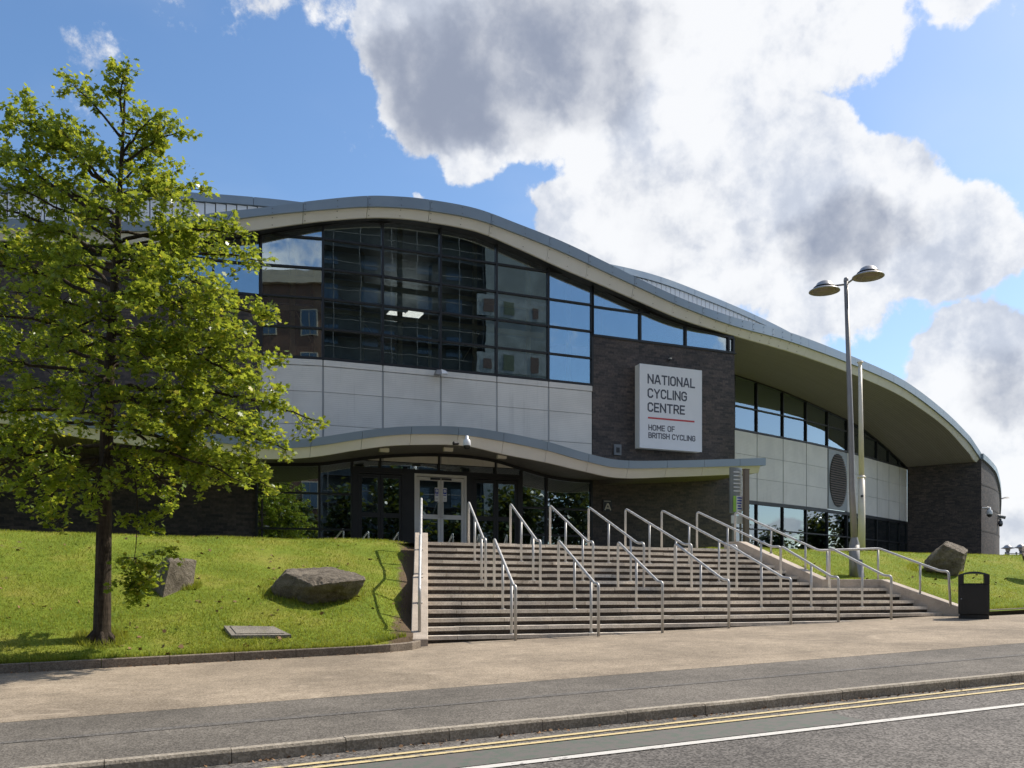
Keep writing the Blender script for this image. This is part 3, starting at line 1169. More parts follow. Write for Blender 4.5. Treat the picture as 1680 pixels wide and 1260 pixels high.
# left wing window band (mostly behind the tree)
FASC = smooth_tab([(-330, 356, 372, 392), (0, 358, 374, 394), (140, 363, 379, 399), (250, 362, 378, 399), (310, 356, 372, 393), (350, 349, 365, 386), (420, 341.7, 354.5, 377),
                   (515, 329, 345, 364), (600, 321.2, 339, 357), (650, 322, 340, 357.5), (695, 326, 344, 362.5), (780, 341.5, 359, 378.5), (850, 367, 383.5, 407), (925, 397, 414, 441),
                   (994, 430, 446, 470), (1057, 461.4, 475, 497.5), (1120, 490, 503, 524), (1200, 519, 533, 549), (1280, 540.5, 555, 572), (1320, 553.5, 568, 584.5), (1390, 581, 594, 610),
                   (1460, 611.5, 624, 640), (1500, 635, 647.5, 663), (1552, 676, 688, 702), (1590, 714, 725, 744), (1600, 728, 739, 757), (1612, 747, 757, 763), (1640, 800, 808, 812)])
lx = [-330, -240, -150, -60, 30, 120, 200, 275, 350, 427]
for i in range(len(lx) - 1):
    a, b = lerp2(LW0, LW1, 0), LW1

    def on(x):
        # point of the left wing wall at photo column x
        lo, hi = 0.0, 1.0
        for _ in range(40):
            m_ = (lo + hi) / 2
            if column(*lerp2(LW0, LW1, m_))[0] < x:
                lo = m_
            else:
                hi = m_
        return lerp2(LW0, LW1, lo)
    a, b = on(lx[i]), on(lx[i + 1])
    ya, yb = itp(FASC, lx[i], 3) + 10, itp(FASC, lx[i + 1], 3) + 10
    curtain(a, b, [9.17, 9.17 + ROW], bay_top(a, b, ya, yb, 0, 0), last=(i == len(lx) - 2))

# brickwork
brick_wall(LW0, LW1, 1.6, 9.13)
brick_wall(BR0, BR1, 1.9, 9.03)
brick_wall(BR1, (BR1[0] + .02, 31.0), 1.9, 9.03)
ret = brick_wall(LW1, (LW1[0] + .05, 25.97), 1.6, 9.13)
# dark slab edge / sill line above bricks
MB().bar(BR0, (BR1[0] + .06, BR1[1]), .16, (0, -1), .03, 9.03, 9.065).build('sill', 'frame_dark', bld)

# white corrugated cladding under the glass front: each sheet a panel
levels = [(ZS - .10, ZS - .04)]


def cladding(a, b, z0, z1, nrow, gap=.012, lip=True):
    n = perp(a, b)
    L = math.hypot(b[0] - a[0], b[1] - a[1])
    g = gap / L
    hh = (z1 - z0) / nrow
    for r_ in range(nrow):
        poly_z0, poly_z1 = z0 + r_ * hh + gap / 2, z0 + (r_ + 1) * hh - gap / 2
        A, B = lerp2(a, b, g * 2.2), lerp2(a, b, 1 - g * 2.2)
        vs, fs = prism([(*A, poly_z0), (*B, poly_z0), (*B, poly_z1), (*A, poly_z1)], n, .0, .05)
        mesh('cladding_panel', vs, fs, 'cladding', bld)
    MB().bar(lerp2(a, b, -g * 1.6), lerp2(a, b, g * 1.6), .05, n, -.012, z0, z1).build('cover_strip', 'strip_grey', bld)
    MB().bar(a, b, .08, n, -.035, z0 - .02, z1).build('backing', 'frame_dark', bld)


for i in range(6):
    a, b = FP[i], FP[i + 1]
    cladding(a, b, 4.72, 6.56, 2)
    cladding(a, b, 6.56, 7.28, 1)
    n = perp(a, b)
    A, B = lerp2(a, b, .008), lerp2(a, b, .992)
    vs, fs = prism([(*A, 7.29), (*B, 7.29), (*B, 7.455), (*A, 7.455)], n, .012, .05)
    mesh('flashing', vs, fs, 'cladding', bld)

# ---- recessed right-hand wall under the roof
RWp = [(u_at(1192, 29.72), 29.72)]
for x, y in ((1205, 703), (1242, 710), (1284.8, 718), (1323, 725.3), (1358, 733), (1390, 741), (1415.6, 747.7), (1439, 754.2), (1458.4, 759.7), (1475.5, 764.6), (1488.4, 768.5)):
    k = (ZS - H) * F / (Y0 - y)
    p = atK(x, y, k)
    RWp.append((p.x, p.y))
SOFW = [(1192, 611), (1205, 615), (1242, 627), (1284, 642), (1327, 660), (1386, 687), (1424, 708), (1458, 738), (1488.4, 767)]
for i in range(len(RWp) - 1):
    a, b = RWp[i], RWp[i + 1]
    xa, xb = column(*a)[0], column(*b)[0]
    last = i == len(RWp) - 2
    curtain(a, b, [ZS, ZS + .93], bay_top(a, b, itp(SOFW, xa), itp(SOFW, xb), 0, 0), last=last)
    curtain(a, b, [2.15, 3.55], lambda t: 4.60, last=last, head=.10)
    if abs(xa - 1358) < 3:
        # square louvre panel with a round vent
        n = perp(a, b)
        A, B = lerp2(a, b, .02), lerp2(a, b, .98)
        vs, fs = prism([(*A, 4.73), (*B, 4.73), (*B, 7.42), (*A, 7.42)], n, .02, .07)
        lou = mesh('louvre', vs, fs, 'totem_grey', bld)
        L = math.hypot(b[0] - a[0], b[1] - a[1])
        ring = []
        for k in range(40):
            an = 6.28318 * k / 40
            t = .5 + .44 * math.cos(an)
            ring.append((*lerp2(a, b, t), 6.07 + 1.22 * math.sin(an)))
        vs, fs = prism(ring, n, .024, .03)
        mesh('vent_opening', vs, fs, 'frame_black', lou)
        for k in range(22):
            z = 6.07 - 1.16 + 2.32 * (k + .5) / 22
            hwid = .43 * math.sqrt(max(0, 1 - ((z - 6.07) / 1.22) ** 2))
            P0, P1 = lerp2(a, b, .5 - hwid), lerp2(a, b, .5 + hwid)
            q = .075
            c = [(P0[0] + n[0] * .03, P0[1] + n[1] * .03, z + .03), (P1[0] + n[0] * .03, P1[1] + n[1] * .03, z + .03),
                 (P1[0] + n[0] * q, P1[1] + n[1] * q, z - .02), (P0[0] + n[0] * q, P0[1] + n[1] * q, z - .02)]
            c2 = [(x_, y_, z_ + .014) for x_, y_, z_ in c]
            MB().hexa(c + c2).build('slat', 'post_brown', lou)
    else:
        cladding(a, b, 4.70, 7.45, 3)
# wing wall closing the recess, and the curved brick drum beyond it
WG0 = RWp[-1]
k = (ZS - H) * F / (Y0 - 762)
pw = atK(1610, 762, k)
WG1 = (pw.x, pw.y)
brick_wall(WG0, WG1, 1.5, (7.62, 7.80))

# ---- roof edge: plan path
path = [(LW0[0] - 1, 25.80), (-3.0, 25.62), (1.5, 25.46), (3.4, 25.32), (5.1, 25.10), (6.9, 25.02), (8.7, 24.99), (10.6, 24.97), (12.9, 24.95), (16.4, 24.95)]


def chaikin(p):
    q = [p[0]]
    for a, b in zip(p, p[1:]):
        q += [lerp2(a, b, .25), lerp2(a, b, .75)]
    q.append(p[-1])
    return q


ang = 0.0
cu, cv = path[-1]
tgt = math.atan2(WG1[1] - 25.4, WG1[0] - 20.8)
while cu < WG1[0] - .02:
    s_ = .3
    if cu < 20.8:
        ang = min(ang + math.radians(20) * s_ / 4.5, math.radians(20))
    else:
        # steer softly to the drum corner
        want = math.atan2(WG1[1] - cv, WG1[0] - cu)
        f_ = min(1, (cu - 20.8) / 20)
        ang = (want + math.radians(3.5) * (f_ * 2 - 1)) if WG1[0] - cu > 1.5 else want
    cu += s_ * math.cos(ang)
    cv += s_ * math.sin(ang)
    path.append((cu, cv))
head = path[:10]
for _ in range(3):
    head = chaikin(head)
path = head + path[10:]
# resample evenly
dense = [path[0]]
acc_ = 0
for a, b in zip(path, path[1:]):
    L = math.hypot(b[0] - a[0], b[1] - a[1])
    n_ = max(1, int(L / .19 + .5))
    for k in range(1, n_ + 1):
        dense.append(lerp2(a, b, k / n_))
path = dense
prof = []
for i, p in enumerate(path):
    a, b = path[max(i - 2, 0)], path[min(i + 2, len(path) - 1)]
    n = perp(a, b)
    x, D = column(*p)
    zt, zb = zrow(itp(FASC, x, 1), D), zrow(itp(FASC, x, 2), D)
    q = (p[0] - n[0] * .19, p[1] - n[1] * .19)
    xq, Dq = column(*q)
    zcr = zrow(itp(FASC, xq, 3), Dq)
    prof.append((p, n, zt, zb, zcr))


def off(p, n, d):
    return (p[0] - n[0] * d, p[1] - n[1] * d)


def ribbon(i0, i1, rings, name, mat, parent, uvscale=None, pr=None):
    """closed-section strip through stations i0..i1; rings(i) -> list of 3D points of the section"""
    vs, fs, uv = [], [], []
    m_ = len(rings(i0))
    for i in range(i0, i1 + 1):
        vs += rings(i)
    n_ = i1 - i0
    for i in range(n_):
        for k in range(m_):
            k2 = (k + 1) % m_
            fs.append((i * m_ + k, (i + 1) * m_ + k, (i + 1) * m_ + k2, i * m_ + k2))
    fs += [tuple(range(m_)), tuple(range((n_ + 1) * m_ - 1, n_ * m_ - 1, -1))]
    return mesh(name, vs, fs, mat, parent)


def blue_ring(i):
    p, n, zt, zb, zcr = prof[i]
    return [(*off(p, n, .0), zt), (*off(p, n, .0), zb), (*off(p, n, .10), zb), (*off(p, n, .10), zt - .02)]


def cream_ring(i):
    p, n, zt, zb, zcr = prof[i]
    return [(*off(p, n, .07), zb + .02), (*off(p, n, .19), zcr), (*off(p, n, .26), zcr), (*off(p, n, .26), zb + .02)]


def trimmed(ring_fn, i0, i1, gap):
    """like ring_fn but the last station pulled back to leave a joint"""
    def f(i):
        r = ring_fn(i)
        if i == i1:
            q = ring_fn(i1 - 1)
            r = [tuple(a + (b - a) * gap for a, b in zip(u_, w_)) for u_, w_ in zip(r, q)]
        return r
    return f


STEP = 8
for i in range(0, len(prof) - 1, STEP):
    j = min(i + STEP, len(prof) - 1)
    if column(*prof[i][0])[0] < -60:
        continue
    for fn, nm, mt in ((blue_ring, 'fascia_panel', 'fascia_blue'), (cream_ring, 'soffit_trim', 'cream_fascia')):
        pt = ribbon(i, j, trimmed(fn, i, j, .06), nm, mt, bld)
        if 330 < column(*prof[i][0])[0] < 1300:
            b = MB()
            for q in (i, i + STEP // 2):
                if q < len(prof):
                    r = fn(q)
                    for t_ in (.22, .78):
                        c = [r[0][k] + (r[1][k] - r[0][k]) * t_ for k in range(3)]
                        nn = prof[q][1]
                        tdir = (-nn[1], nn[0])
                        c = (c[0] + tdir[0] * .05, c[1] + tdir[1] * .05, c[2])
                        b.lathe([(.0, .012), (.013, .008), (.016, -.01)], (c[0] + nn[0] * .004, c[1] + nn[1] * .004, c[2]), 6)
            b.build('bolts', 'bolt', pt)

# eaves soffit above the glass front
iR = min(range(len(prof)), key=lambda i: abs(prof[i][0][0] - (BR1[0] + .02)))
vs, fs, uv = [], [], []
for i in range(0, iR + 1):
    p, n, zt, zb, zcr = prof[i]
    a = off(p, n, .20)
    b = (p[0], facade_v(p[0]) + .12)
    vs += [(*a, zcr + .004), (*b, zcr + .004)]
    uv += [(p[0], 0), (p[0], 1)]
for i in range(iR):
    fs.append((2 * i, 2 * i + 1, 2 * i + 3, 2 * i + 2))
mesh('eaves_soffit', vs, fs, 'frame_black', bld, uv)

# deep boarded soffit over the recess
inner = []
for i in range(len(RWp)):
    a = RWp[max(i - 1, 0)]
    b = RWp[min(i + 1, len(RWp) - 1)]
    x, D = column(*RWp[i])
    inner.append((RWp[i], zrow(itp(SOFW, x), D) + .02))
outer = [(off(prof[i][0], prof[i][1], .20), prof[i][4] + .004) for i in range(iR, len(prof))]


def resample(seq, n):
    L = [0]
    for a, b in zip(seq, seq[1:]):
        L.append(L[-1] + math.hypot(b[0][0] - a[0][0], b[0][1] - a[0][1]))
    out = []
    j = 0
    for i in range(n + 1):
        t = L[-1] * i / n
        while j < len(L) - 2 and L[j + 1] < t:
            j += 1
        f_ = (t - L[j]) / (L[j + 1] - L[j])
        out.append((lerp2(seq[j][0], seq[j + 1][0], f_), seq[j][1] + (seq[j + 1][1] - seq[j][1]) * f_))
    return out


NS = 48
ro, ri = resample(outer, NS), resample(inner, NS)
vs, fs, uv = [], [], []
NW = 6
for i in range(NS + 1):
    for k in range(NW + 1):
        t = k / NW
        q = lerp2(ro[i][0], ri[i][0], t)
        w = math.hypot(ri[i][0][0] - ro[i][0][0], ri[i][0][1] - ro[i][0][1])
        vs.append((*q, ro[i][1] + (ri[i][1] - ro[i][1]) * t))
        uv.append((i * .5, t * w))
for i in range(NS):
    for k in range(NW):
        q = i * (NW + 1) + k
        fs.append((q, q + 1, q + NW + 2, q + NW + 1))
mesh('roof_soffit', vs, fs, 'soffit', bld, uv, True)

# brick drum behind the wing wall
dr = [WG1]
ang = math.radians(23.5)
cu, cv = WG1
zd = [(0, 7.85), (3, 7.45), (6, 6.45), (8.5, 5.2), (12, 3.4), (16, 2.0)]
ss = [0]
while ss[-1] < 15:
    ang += math.radians(14.0) * .4 / 6
    cu += .4 * math.cos(ang)
    cv += .4 * math.sin(ang)
    dr.append((cu, cv))
    ss.append(ss[-1] + .4)
vs, fs, uv = [], [], []
for p, s_ in zip(dr, ss):
    vs += [(*p, 1.2), (*p, itp(zd, s_) - .10)]
    uv += [(s_, 1.2), (s_, itp(zd, s_) - .10)]
for i in range(len(dr) - 1):
    fs.append((2 * i, 2 * i + 2, 2 * i + 3, 2 * i + 1))
drum = mesh('drum_wall', vs, fs, 'brick', bld, uv, True)
for zc_ in (2.95, 4.15, 5.35, 6.5):
    b = MB()
    for i in range(len(dr) - 1):
        if min(itp(zd, ss[i]), itp(zd, ss[i + 1])) - .12 > zc_ + .05:
            b.bar(dr[i], dr[i + 1], .03, perp(dr[i], dr[i + 1]), .012, zc_ - .035, zc_ + .035)
    b.build('brick_course', 'brick_recess', drum)
b = MB()
for i in range(len(dr) - 1):
    b.bar(dr[i], dr[i + 1], .35, perp(dr[i], dr[i + 1]), .10, (itp(zd, ss[i]) - .09, itp(zd, ss[i + 1]) - .09), (itp(zd, ss[i]) + .20, itp(zd, ss[i + 1]) + .20))
b.build('drum_coping', 'fascia_blue', bld)

# ---- upper roof with its clerestory
cp = [(-16, 31.0), (12.5, 31.0)]
ang = 0
cu, cv = cp[-1]
while cu < 50:
    ang = min(ang + math.radians(20) * .5 / 5, math.radians(21))
    cu += .5 * math.cos(ang)
    cv += .5 * math.sin(ang)
    cp.append((cu, cv))
UPT = smooth_tab([(-400, 300), (0, 300), (180, 307), (350, 318), (420, 323.5), (490, 331), (600, 347), (800, 392), (950, 424), (1000, 433), (1055, 445.5), (1100, 459.5), (1150, 479),
                  (1200, 499.5), (1250, 522), (1290, 542), (1330, 565), (1420, 622), (1500, 690), (1600, 790), (1640, 840)])
fine_ = [cp[0]]
for a, b in zip(cp, cp[1:]):
    n_ = max(1, int(math.hypot(b[0] - a[0], b[1] - a[1]) / .5 + .5))
    fine_ += [lerp2(a, b, k / n_) for k in range(1, n_ + 1)]
cp = fine_
zt_tab = []
for p in cp:
    x_, D_ = column(p[0], p[1] - .07)
    zt_tab.append((p[0], zrow(itp(UPT, x_), D_)))


def up_ring(i):
    p = cp[i]
    n = perp(cp[max(i - 1, 0)], cp[min(i + 1, len(cp) - 1)])
    z = itp(zt_tab, p[0])
    return [(*off(p, n, -.07), z), (*off(p, n, -.07), z - .26), (*off(p, n, .1), z - .26), (*off(p, n, .1), z)]


for i in range(0, len(cp) - 1, 5):
    j = min(i + 5, len(cp) - 1)
    ribbon(i, j, trimmed(up_ring, i, j, .03), 'upper_fascia_panel', 'fascia_blue', bld)
w = MB()
for i in range(len(cp) - 1):
    a, b = cp[i], cp[i + 1]
    w.bar(a, b, .05, perp(a, b), -.06, 9.0, (itp(zt_tab, a[0]) - .27, itp(zt_tab, b[0]) - .27))
w.build('clerestory_wall', 'frame_dark', bld)


def walk(seq, step, u0, u1):
    out = []
    carry = 0
    for a, b in zip(seq, seq[1:]):
        L = math.hypot(b[0] - a[0], b[1] - a[1])
        t = carry
        while t < L:
            q = lerp2(a, b, t / L)
            if u0 <= q[0] <= u1:
                out.append(q)
            t += step
        carry = t - L
    return out


for u0, u1, zlow in ((-7.5, 5.2, 1.6), (15.0, 33.5, 2.4)):
    pp = walk(cp, .33, u0, u1)
    for a, b in zip(pp, pp[1:]):
        n = perp(a, b)
        z1 = itp(zt_tab, a[0]) - .27
        A, B = lerp2(a, b, .05), lerp2(a, b, .95)
        vs, fs = prism([(*A, z1 - zlow), (*B, z1 - zlow), (*B, z1), (*A, z1)], n, .0, .03)
        mesh('clerestory_panel', vs, fs, 'sign_white', bld)
# roof sheets
lo_ = resample([(off(q[0], q[1], .05), q[2] - .03) for q in prof], 60)
hi_ = resample([(p, min(itp(zt_tab, p[0]) - 3.4, 11.0)) for p in cp], 60)
vs, fs = [], []
for a, b in zip(lo_, hi_):
    vs += [(*a[0], a[1]), (*lerp2(a[0], b[0], .5), (a[1] + b[1]) / 2), (*b[0], b[1])]
for i in range(60):
    for k in range(2):
        fs.append((3 * i + k, 3 * i + 3 + k, 3 * i + 4 + k, 3 * i + 1 + k))
mesh('roof', vs, fs, 'roof_sheet', bld, None, True)
vs, fs = [], []
for p in cp:
    z = itp(zt_tab, p[0])
    vs += [(*p, z - .01), (p[0] - 3, p[1] + 18, z + .3), (p[0] - 6, p[1] + 45, z - 2)]
for i in range(len(cp) - 1):
    for k in range(2):
        fs.append((3 * i + k, 3 * i + 3 + k, 3 * i + 4 + k, 3 * i + 1 + k))
mesh('upper_roof', vs, fs, 'roof_sheet', bld, None, True)

# ---- interior seen through the glass
ib = MB()
ib.box((-14, 33.5, 1.5), (18.7, 33.8, 11.2))
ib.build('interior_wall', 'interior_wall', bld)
ib = MB()
ib.box((-14, 26.7, 2.0), (18.7, 33.5, 2.08)).box((-14, 26.9, 7.0), (18.7, 33.5, 7.36))
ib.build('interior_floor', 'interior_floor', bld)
ib = MB()
ib.box((-14, 26.9, 6.2), (18.7, 33.5, 6.3))
ib.build('interior_ceiling', 'interior_floor', bld)


def fv(x, d):
    """point behind the glass front at photo column x, d metres inside"""
    for (xa, va), (xb, vb) in zip(FC, FC[1:]):
        if xa <= x <= xb:
            v = va + (vb - va) * (x - xa) / (xb - xa) + d
            return (u_at(x, v), v)


for x, d, w_ in ((439, .5, .15), (480, 1.2, .15), (521, .6, .18), (595, 2.2, .09), (657, .5, .13), (706, 2.4, .09), (780, .6, .12), (868, .9, .12), (934, .9, .12), (985, .5, .16)):
    p = fv(x, d) if x <= 972 else (u_at(x, 26.0), 26.0)
    MB().box((p[0] - w_ / 2, p[1], 7.36), (p[0] + w_ / 2, p[1] + w_, zrow(itp(FASC, x, 3) + 14, column(*p)[1]))).build('column', 'beam_cream', bld)
for z in (9.86, 9.02):
    for i in range(5):
        a, b = FP[i], FP[i + 1]
        n = perp(a, b)
        MB().bar(a, b, .12, n, -.35, z - .11, z + .02).build('beam', 'beam_cream', bld)
for x0, y0, x1, y1 in ((533, 455, 655, 598), (480, 500, 525, 590), (760, 590, 815, 500)):
    p, q = fv(x0, 1.2), fv(x1, 1.2)
    MB().tube([(*p, zrow(y0, column(*p)[1])), (*q, zrow(y1, column(*q)[1]))], .018, 6).build('brace', 'beam_cream', bld)
for x in (646, 676):
    p = fv(x, 4.0)
    z = zrow(520, column(*p)[1])
    MB().box((p[0] - .26, p[1] - .45, z), (p[0] + .26, p[1] + .45, z + .05)).build('ceiling_light', 'lit_panel', bld)

# ---- ground floor front
HEAD = smooth_tab([(405, 762.5), (470, 763), (524, 762), (560, 757.5), (624, 750), (680, 747), (720, 747), (770, 750), (813, 757), (856, 770), (898, 782), (940, 788.5), (985, 791)])


def gpt(x):
    for (xa, va), (xb, vb) in zip([(405, 26.03)] + FC, FC + [(990, 25.5)]):
        if xa <= x <= xb:
            v = va + (vb - va) * (x - xa) / (xb - xa)
            return (u_at(x, v), v)


def head_fn(a, b):
    def f(t):
        q = lerp2(a, b, t)
        x, D = column(*q)
        return zrow(itp(HEAD, x), D)
    return f


TR = 4.47
gx_ = [421, 524, 578, 668, 769, 856, 897, 971]
# plain windows
for xa, xb, lastb in ((421, 524, 0), (524, 578, 1)):
    a, b = gpt(xa), gpt(xb)
    curtain(a, b, [2.12, 2.72, 3.72], head_fn(a, b), last=bool(lastb), head=.06)
for xa, xb, lastb in ((856, 897, 0), (897, 971, 1)):
    a, b = gpt(xa), gpt(xb)
    curtain(a, b, [2.12, 2.72, 3.55], head_fn(a, b), last=bool(lastb), head=.06)
# fanlights over the doors
for xa, xb in ((578, 624), (624, 720), (720, 813), (813, 856)):
    a, b = gpt(xa), gpt(xb)
    curtain(a, b, [TR + .02], head_fn(a, b), last=(xb == 856), head=.06)


def double_door(xa, xb, mat, w, closers=False, posters=False, name='door'):
    a, b = gpt(xa), gpt(xb)
    n = perp(a, b)
    L = math.hypot(b[0] - a[0], b[1] - a[1])
    f = MB()
    o_ = .035
    fw_ = w / L
    f.bar(a, lerp2(a, b, fw_), .13, n, o_, 2.10, TR - .06)
    f.bar(lerp2(a, b, 1 - fw_), b, .13, n, o_, 2.10, TR - .06)
    f.bar(lerp2(a, b, fw_), lerp2(a, b, 1 - fw_), .13, n, o_, TR - .06 - w, TR - .06)
    d = f.build(name, mat, bld)
    for s in (0, 1):
        t0, t1 = (fw_ + .004, .5 - .003) if s == 0 else (.5 + .003, 1 - fw_ - .004)
        st_ = w * 1.05 / L
        z0, z1 = 2.12, TR - .075 - w
        lf = MB()
        lf.bar(lerp2(a, b, t0), lerp2(a, b, t0 + st_), .055, n, .022, z0, z1)
        lf.bar(lerp2(a, b, t1 - st_), lerp2(a, b, t1), .055, n, .022, z0, z1)
        for za, zb in ((z0, z0 + .17), (2.12 + .98, 2.12 + 1.11), (z1 - .10, z1)):
            lf.bar(lerp2(a, b, t0 + st_), lerp2(a, b, t1 - st_), .055, n, .021, za, zb)
        lf.build('door_leaf', mat, d)
        for za, zb in ((z0 + .17, 2.12 + .98), (2.12 + 1.11, z1 - .10)):
            A, B = lerp2(a, b, t0 + st_), lerp2(a, b, t1 - st_)
            vs, fs = prism([(*A, za), (*B, za), (*B, zb), (*A, zb)], n, -.005, .01)
            mesh('pane', vs, fs, 'glass', d)
        tm = .5 - .055 / L * (1 if s == 0 else -1)
        h = lerp2(a, b, tm)
        if name == 'door' and closers:
            hp = [(h[0] + n[0] * .022, h[1] + n[1] * .022, 3.16), (h[0] + n[0] * .09, h[1] + n[1] * .09, 3.16), (h[0] + n[0] * .09, h[1] + n[1] * .09, 3.56), (h[0] + n[0] * .022, h[1] + n[1] * .022, 3.56)]
            MB().tube(round_path(hp, .04), .014, 8).build('handle', 'aluminium', d, True)
            c0, c1 = (.30, .485) if s == 0 else (.515, .70)
            MB().bar(lerp2(a, b, c0), lerp2(a, b, c1), .05, n, .065, z1 - .075, z1 - .02).build('door_closer', 'frame_black', d)
        if posters:
            p0, p1 = (.385, .46) if s == 0 else (.54, .615)
            A, B = lerp2(a, b, p0), lerp2(a, b, p1)
            no = MB().bar(A, B, .004, n, .028, 3.62, 4.02).build('notice', 'sign_white', d)
            MB().bar(lerp2(A, B, .08), lerp2(A, B, .92), .004, n, .032, 3.84, 3.99).build('notice_print', 'blue_print', no)
            ring = [(*lerp2(A, B, .5 + .30 * math.cos(6.283 * k / 20)), 3.925 + .045 * math.sin(6.283 * k / 20)) for k in range(20)]
            vs, fs = prism(ring, n, .0345, .002)
            mesh('notice_symbol', vs, fs, 'sign_white', no)
            MB().bar(lerp2(A, B, .45), lerp2(A, B, .55), .002, n, .0370, 3.895, 3.94).build('notice_mark', 'blue_print', no)
            MB().bar(lerp2(A, B, .12), lerp2(A, B, .88), .003, n, .031, 3.79, 3.815).build('notice_print', 'blue_print', no)
            for q in range(2):
                MB().bar(lerp2(A, B, .2), lerp2(A, B, .8), .003, n, .031, 3.70 - q * .04, 3.71 - q * .04).build('notice_print', 'grey_plastic', no)
    return d


double_door(585, 663, 'frame_dark', .07)
double_door(679.5, 765, 'aluminium', .075, True, True)
double_door(774, 852, 'frame_dark', .07)
for xa, xb in ((578, 585), (663, 679.5), (765, 774), (852, 856)):
    a, b = gpt(xa), gpt(xb)
    MB().bar(a, b, .14, perp(a, b), .03, 2.10, TR - .01).build('door_post', 'frame_dark', bld)
a, b = gpt(578), gpt(856)
for xa, xb in ((578, 628), (628, 723), (723, 815), (815, 856)):
    a, b = gpt(xa), gpt(xb)
    MB().bar(a, b, .12, perp(a, b), .028, TR - .055, TR + .0).build('transom', 'frame_dark', bld)

# ---- entrance canopy
CAN = smooth_tab([(-330, 640, 655, 672), (0, 661, 676, 694), (117, 683, 697, 715), (250, 702, 716, 734), (367, 713, 727, 746), (418, 720.3, 733, 752), (475, 722, 735, 752.5), (523, 717.5, 731, 748.5),
                  (578, 709, 722.5, 739.5), (632, 702, 715, 732), (685, 699, 712, 729.5), (761, 700.5, 714, 731), (826, 709.5, 724, 745), (898, 724.5, 739, 759), (957, 742, 755.5, 773),
                  (1014, 754.5, 767.5, 784), (1100, 755.5, 767.5, 782.5), (1200, 753, 765, 778.5), (1258, 751, 763.5, 775)])
CVL = 23.30
ue0, ue1 = u_at(-330, CVL), u_at(1257, CVL)
cpath = [(ue0 + (ue1 - ue0) * i / 150, CVL) for i in range(151)]
cprof = []
for p in cpath:
    x, D = column(*p)
    xq, Dq = column(p[0], CVL + .16)
    cprof.append((p, (0, -1), zrow(itp(CAN, x, 1), D), zrow(itp(CAN, x, 2), D), zrow(itp(CAN, xq, 3), Dq)))


def can_blue(i):
    p, n, zt, zb, zc_ = cprof[i]
    return [(p[0], CVL, zt), (p[0], CVL, zb), (p[0], CVL + .08, zb), (p[0], CVL + .08, zt - .02)]


def can_cream(i):
    p, n, zt, zb, zc_ = cprof[i]
    return [(p[0], CVL + .05, zb + .02), (p[0], CVL + .16, zc_), (p[0], CVL + .24, zc_), (p[0], CVL + .24, zb + .02)]


can = MB()
vs, fs = [], []
for i in range(151):
    p, n, zt, zb, zc_ = cprof[i]
    v1 = facade_v(p[0]) - .02 if p[0] < BR1[0] else CVL + 2.1
    vs += [(p[0], CVL + .06, zt - .02), (p[0], v1, zt + .02)]
for i in range(150):
    fs.append((2 * i, 2 * i + 2, 2 * i + 3, 2 * i + 1))
can.add(vs, fs)
canopy = can.build('canopy', 'roof_sheet', bld)
CST = 8
for i in range(0, 150, CST):
    j = min(i + CST, 150)
    if column(*cpath[j])[0] < -60:
        continue
    for fn, nm, mt in ((can_blue, 'fascia_panel', 'fascia_blue'), (can_cream, 'soffit_trim', 'cream_fascia')):
        jj = j if not (fn is can_cream and j == 150) else 149
        ribbon(i, jj, trimmed(fn, i, jj, .06), nm, mt, canopy)
vs, fs, uv = [], [], []
for i in range(150):
    p, n, zt, zb, zc_ = cprof[i]
    v1 = facade_v(p[0]) + .05 if p[0] < BR1[0] else CVL + 2.1
    x, D = column(p[0], v1)
    zh = zrow(itp(HEAD, x), D) + .05 if 410 < x < 985 else zc_ + .02
    vs += [(p[0], CVL + .18, zc_ + .004), (p[0], v1, zh if abs(zh - zc_) < .5 else zc_)]
    uv += [(0, p[0]), (v1 - CVL, p[0])]
for i in range(149):
    fs.append((2 * i, 2 * i + 1, 2 * i + 3, 2 * i + 2))
mesh('canopy_soffit', vs, fs, 'canopy_soffit', canopy, uv, True)
MB().bar((ue1 - .02, CVL + .08), (ue1, CVL + 2.1), .05, (1, 0), .0, cprof[-1][3], cprof[-1][2] - .02).build('canopy_end', 'fascia_blue', canopy)
for x, y in ((630, 741), (735, 740), (823, 752)):
    p = atV(x, y, 24.0)
    MB().box((p.x - .13, p.y - .06, p.z - .01), (p.x + .13, p.y + .06, p.z + .09)).build('downlight', 'sign_side', canopy)

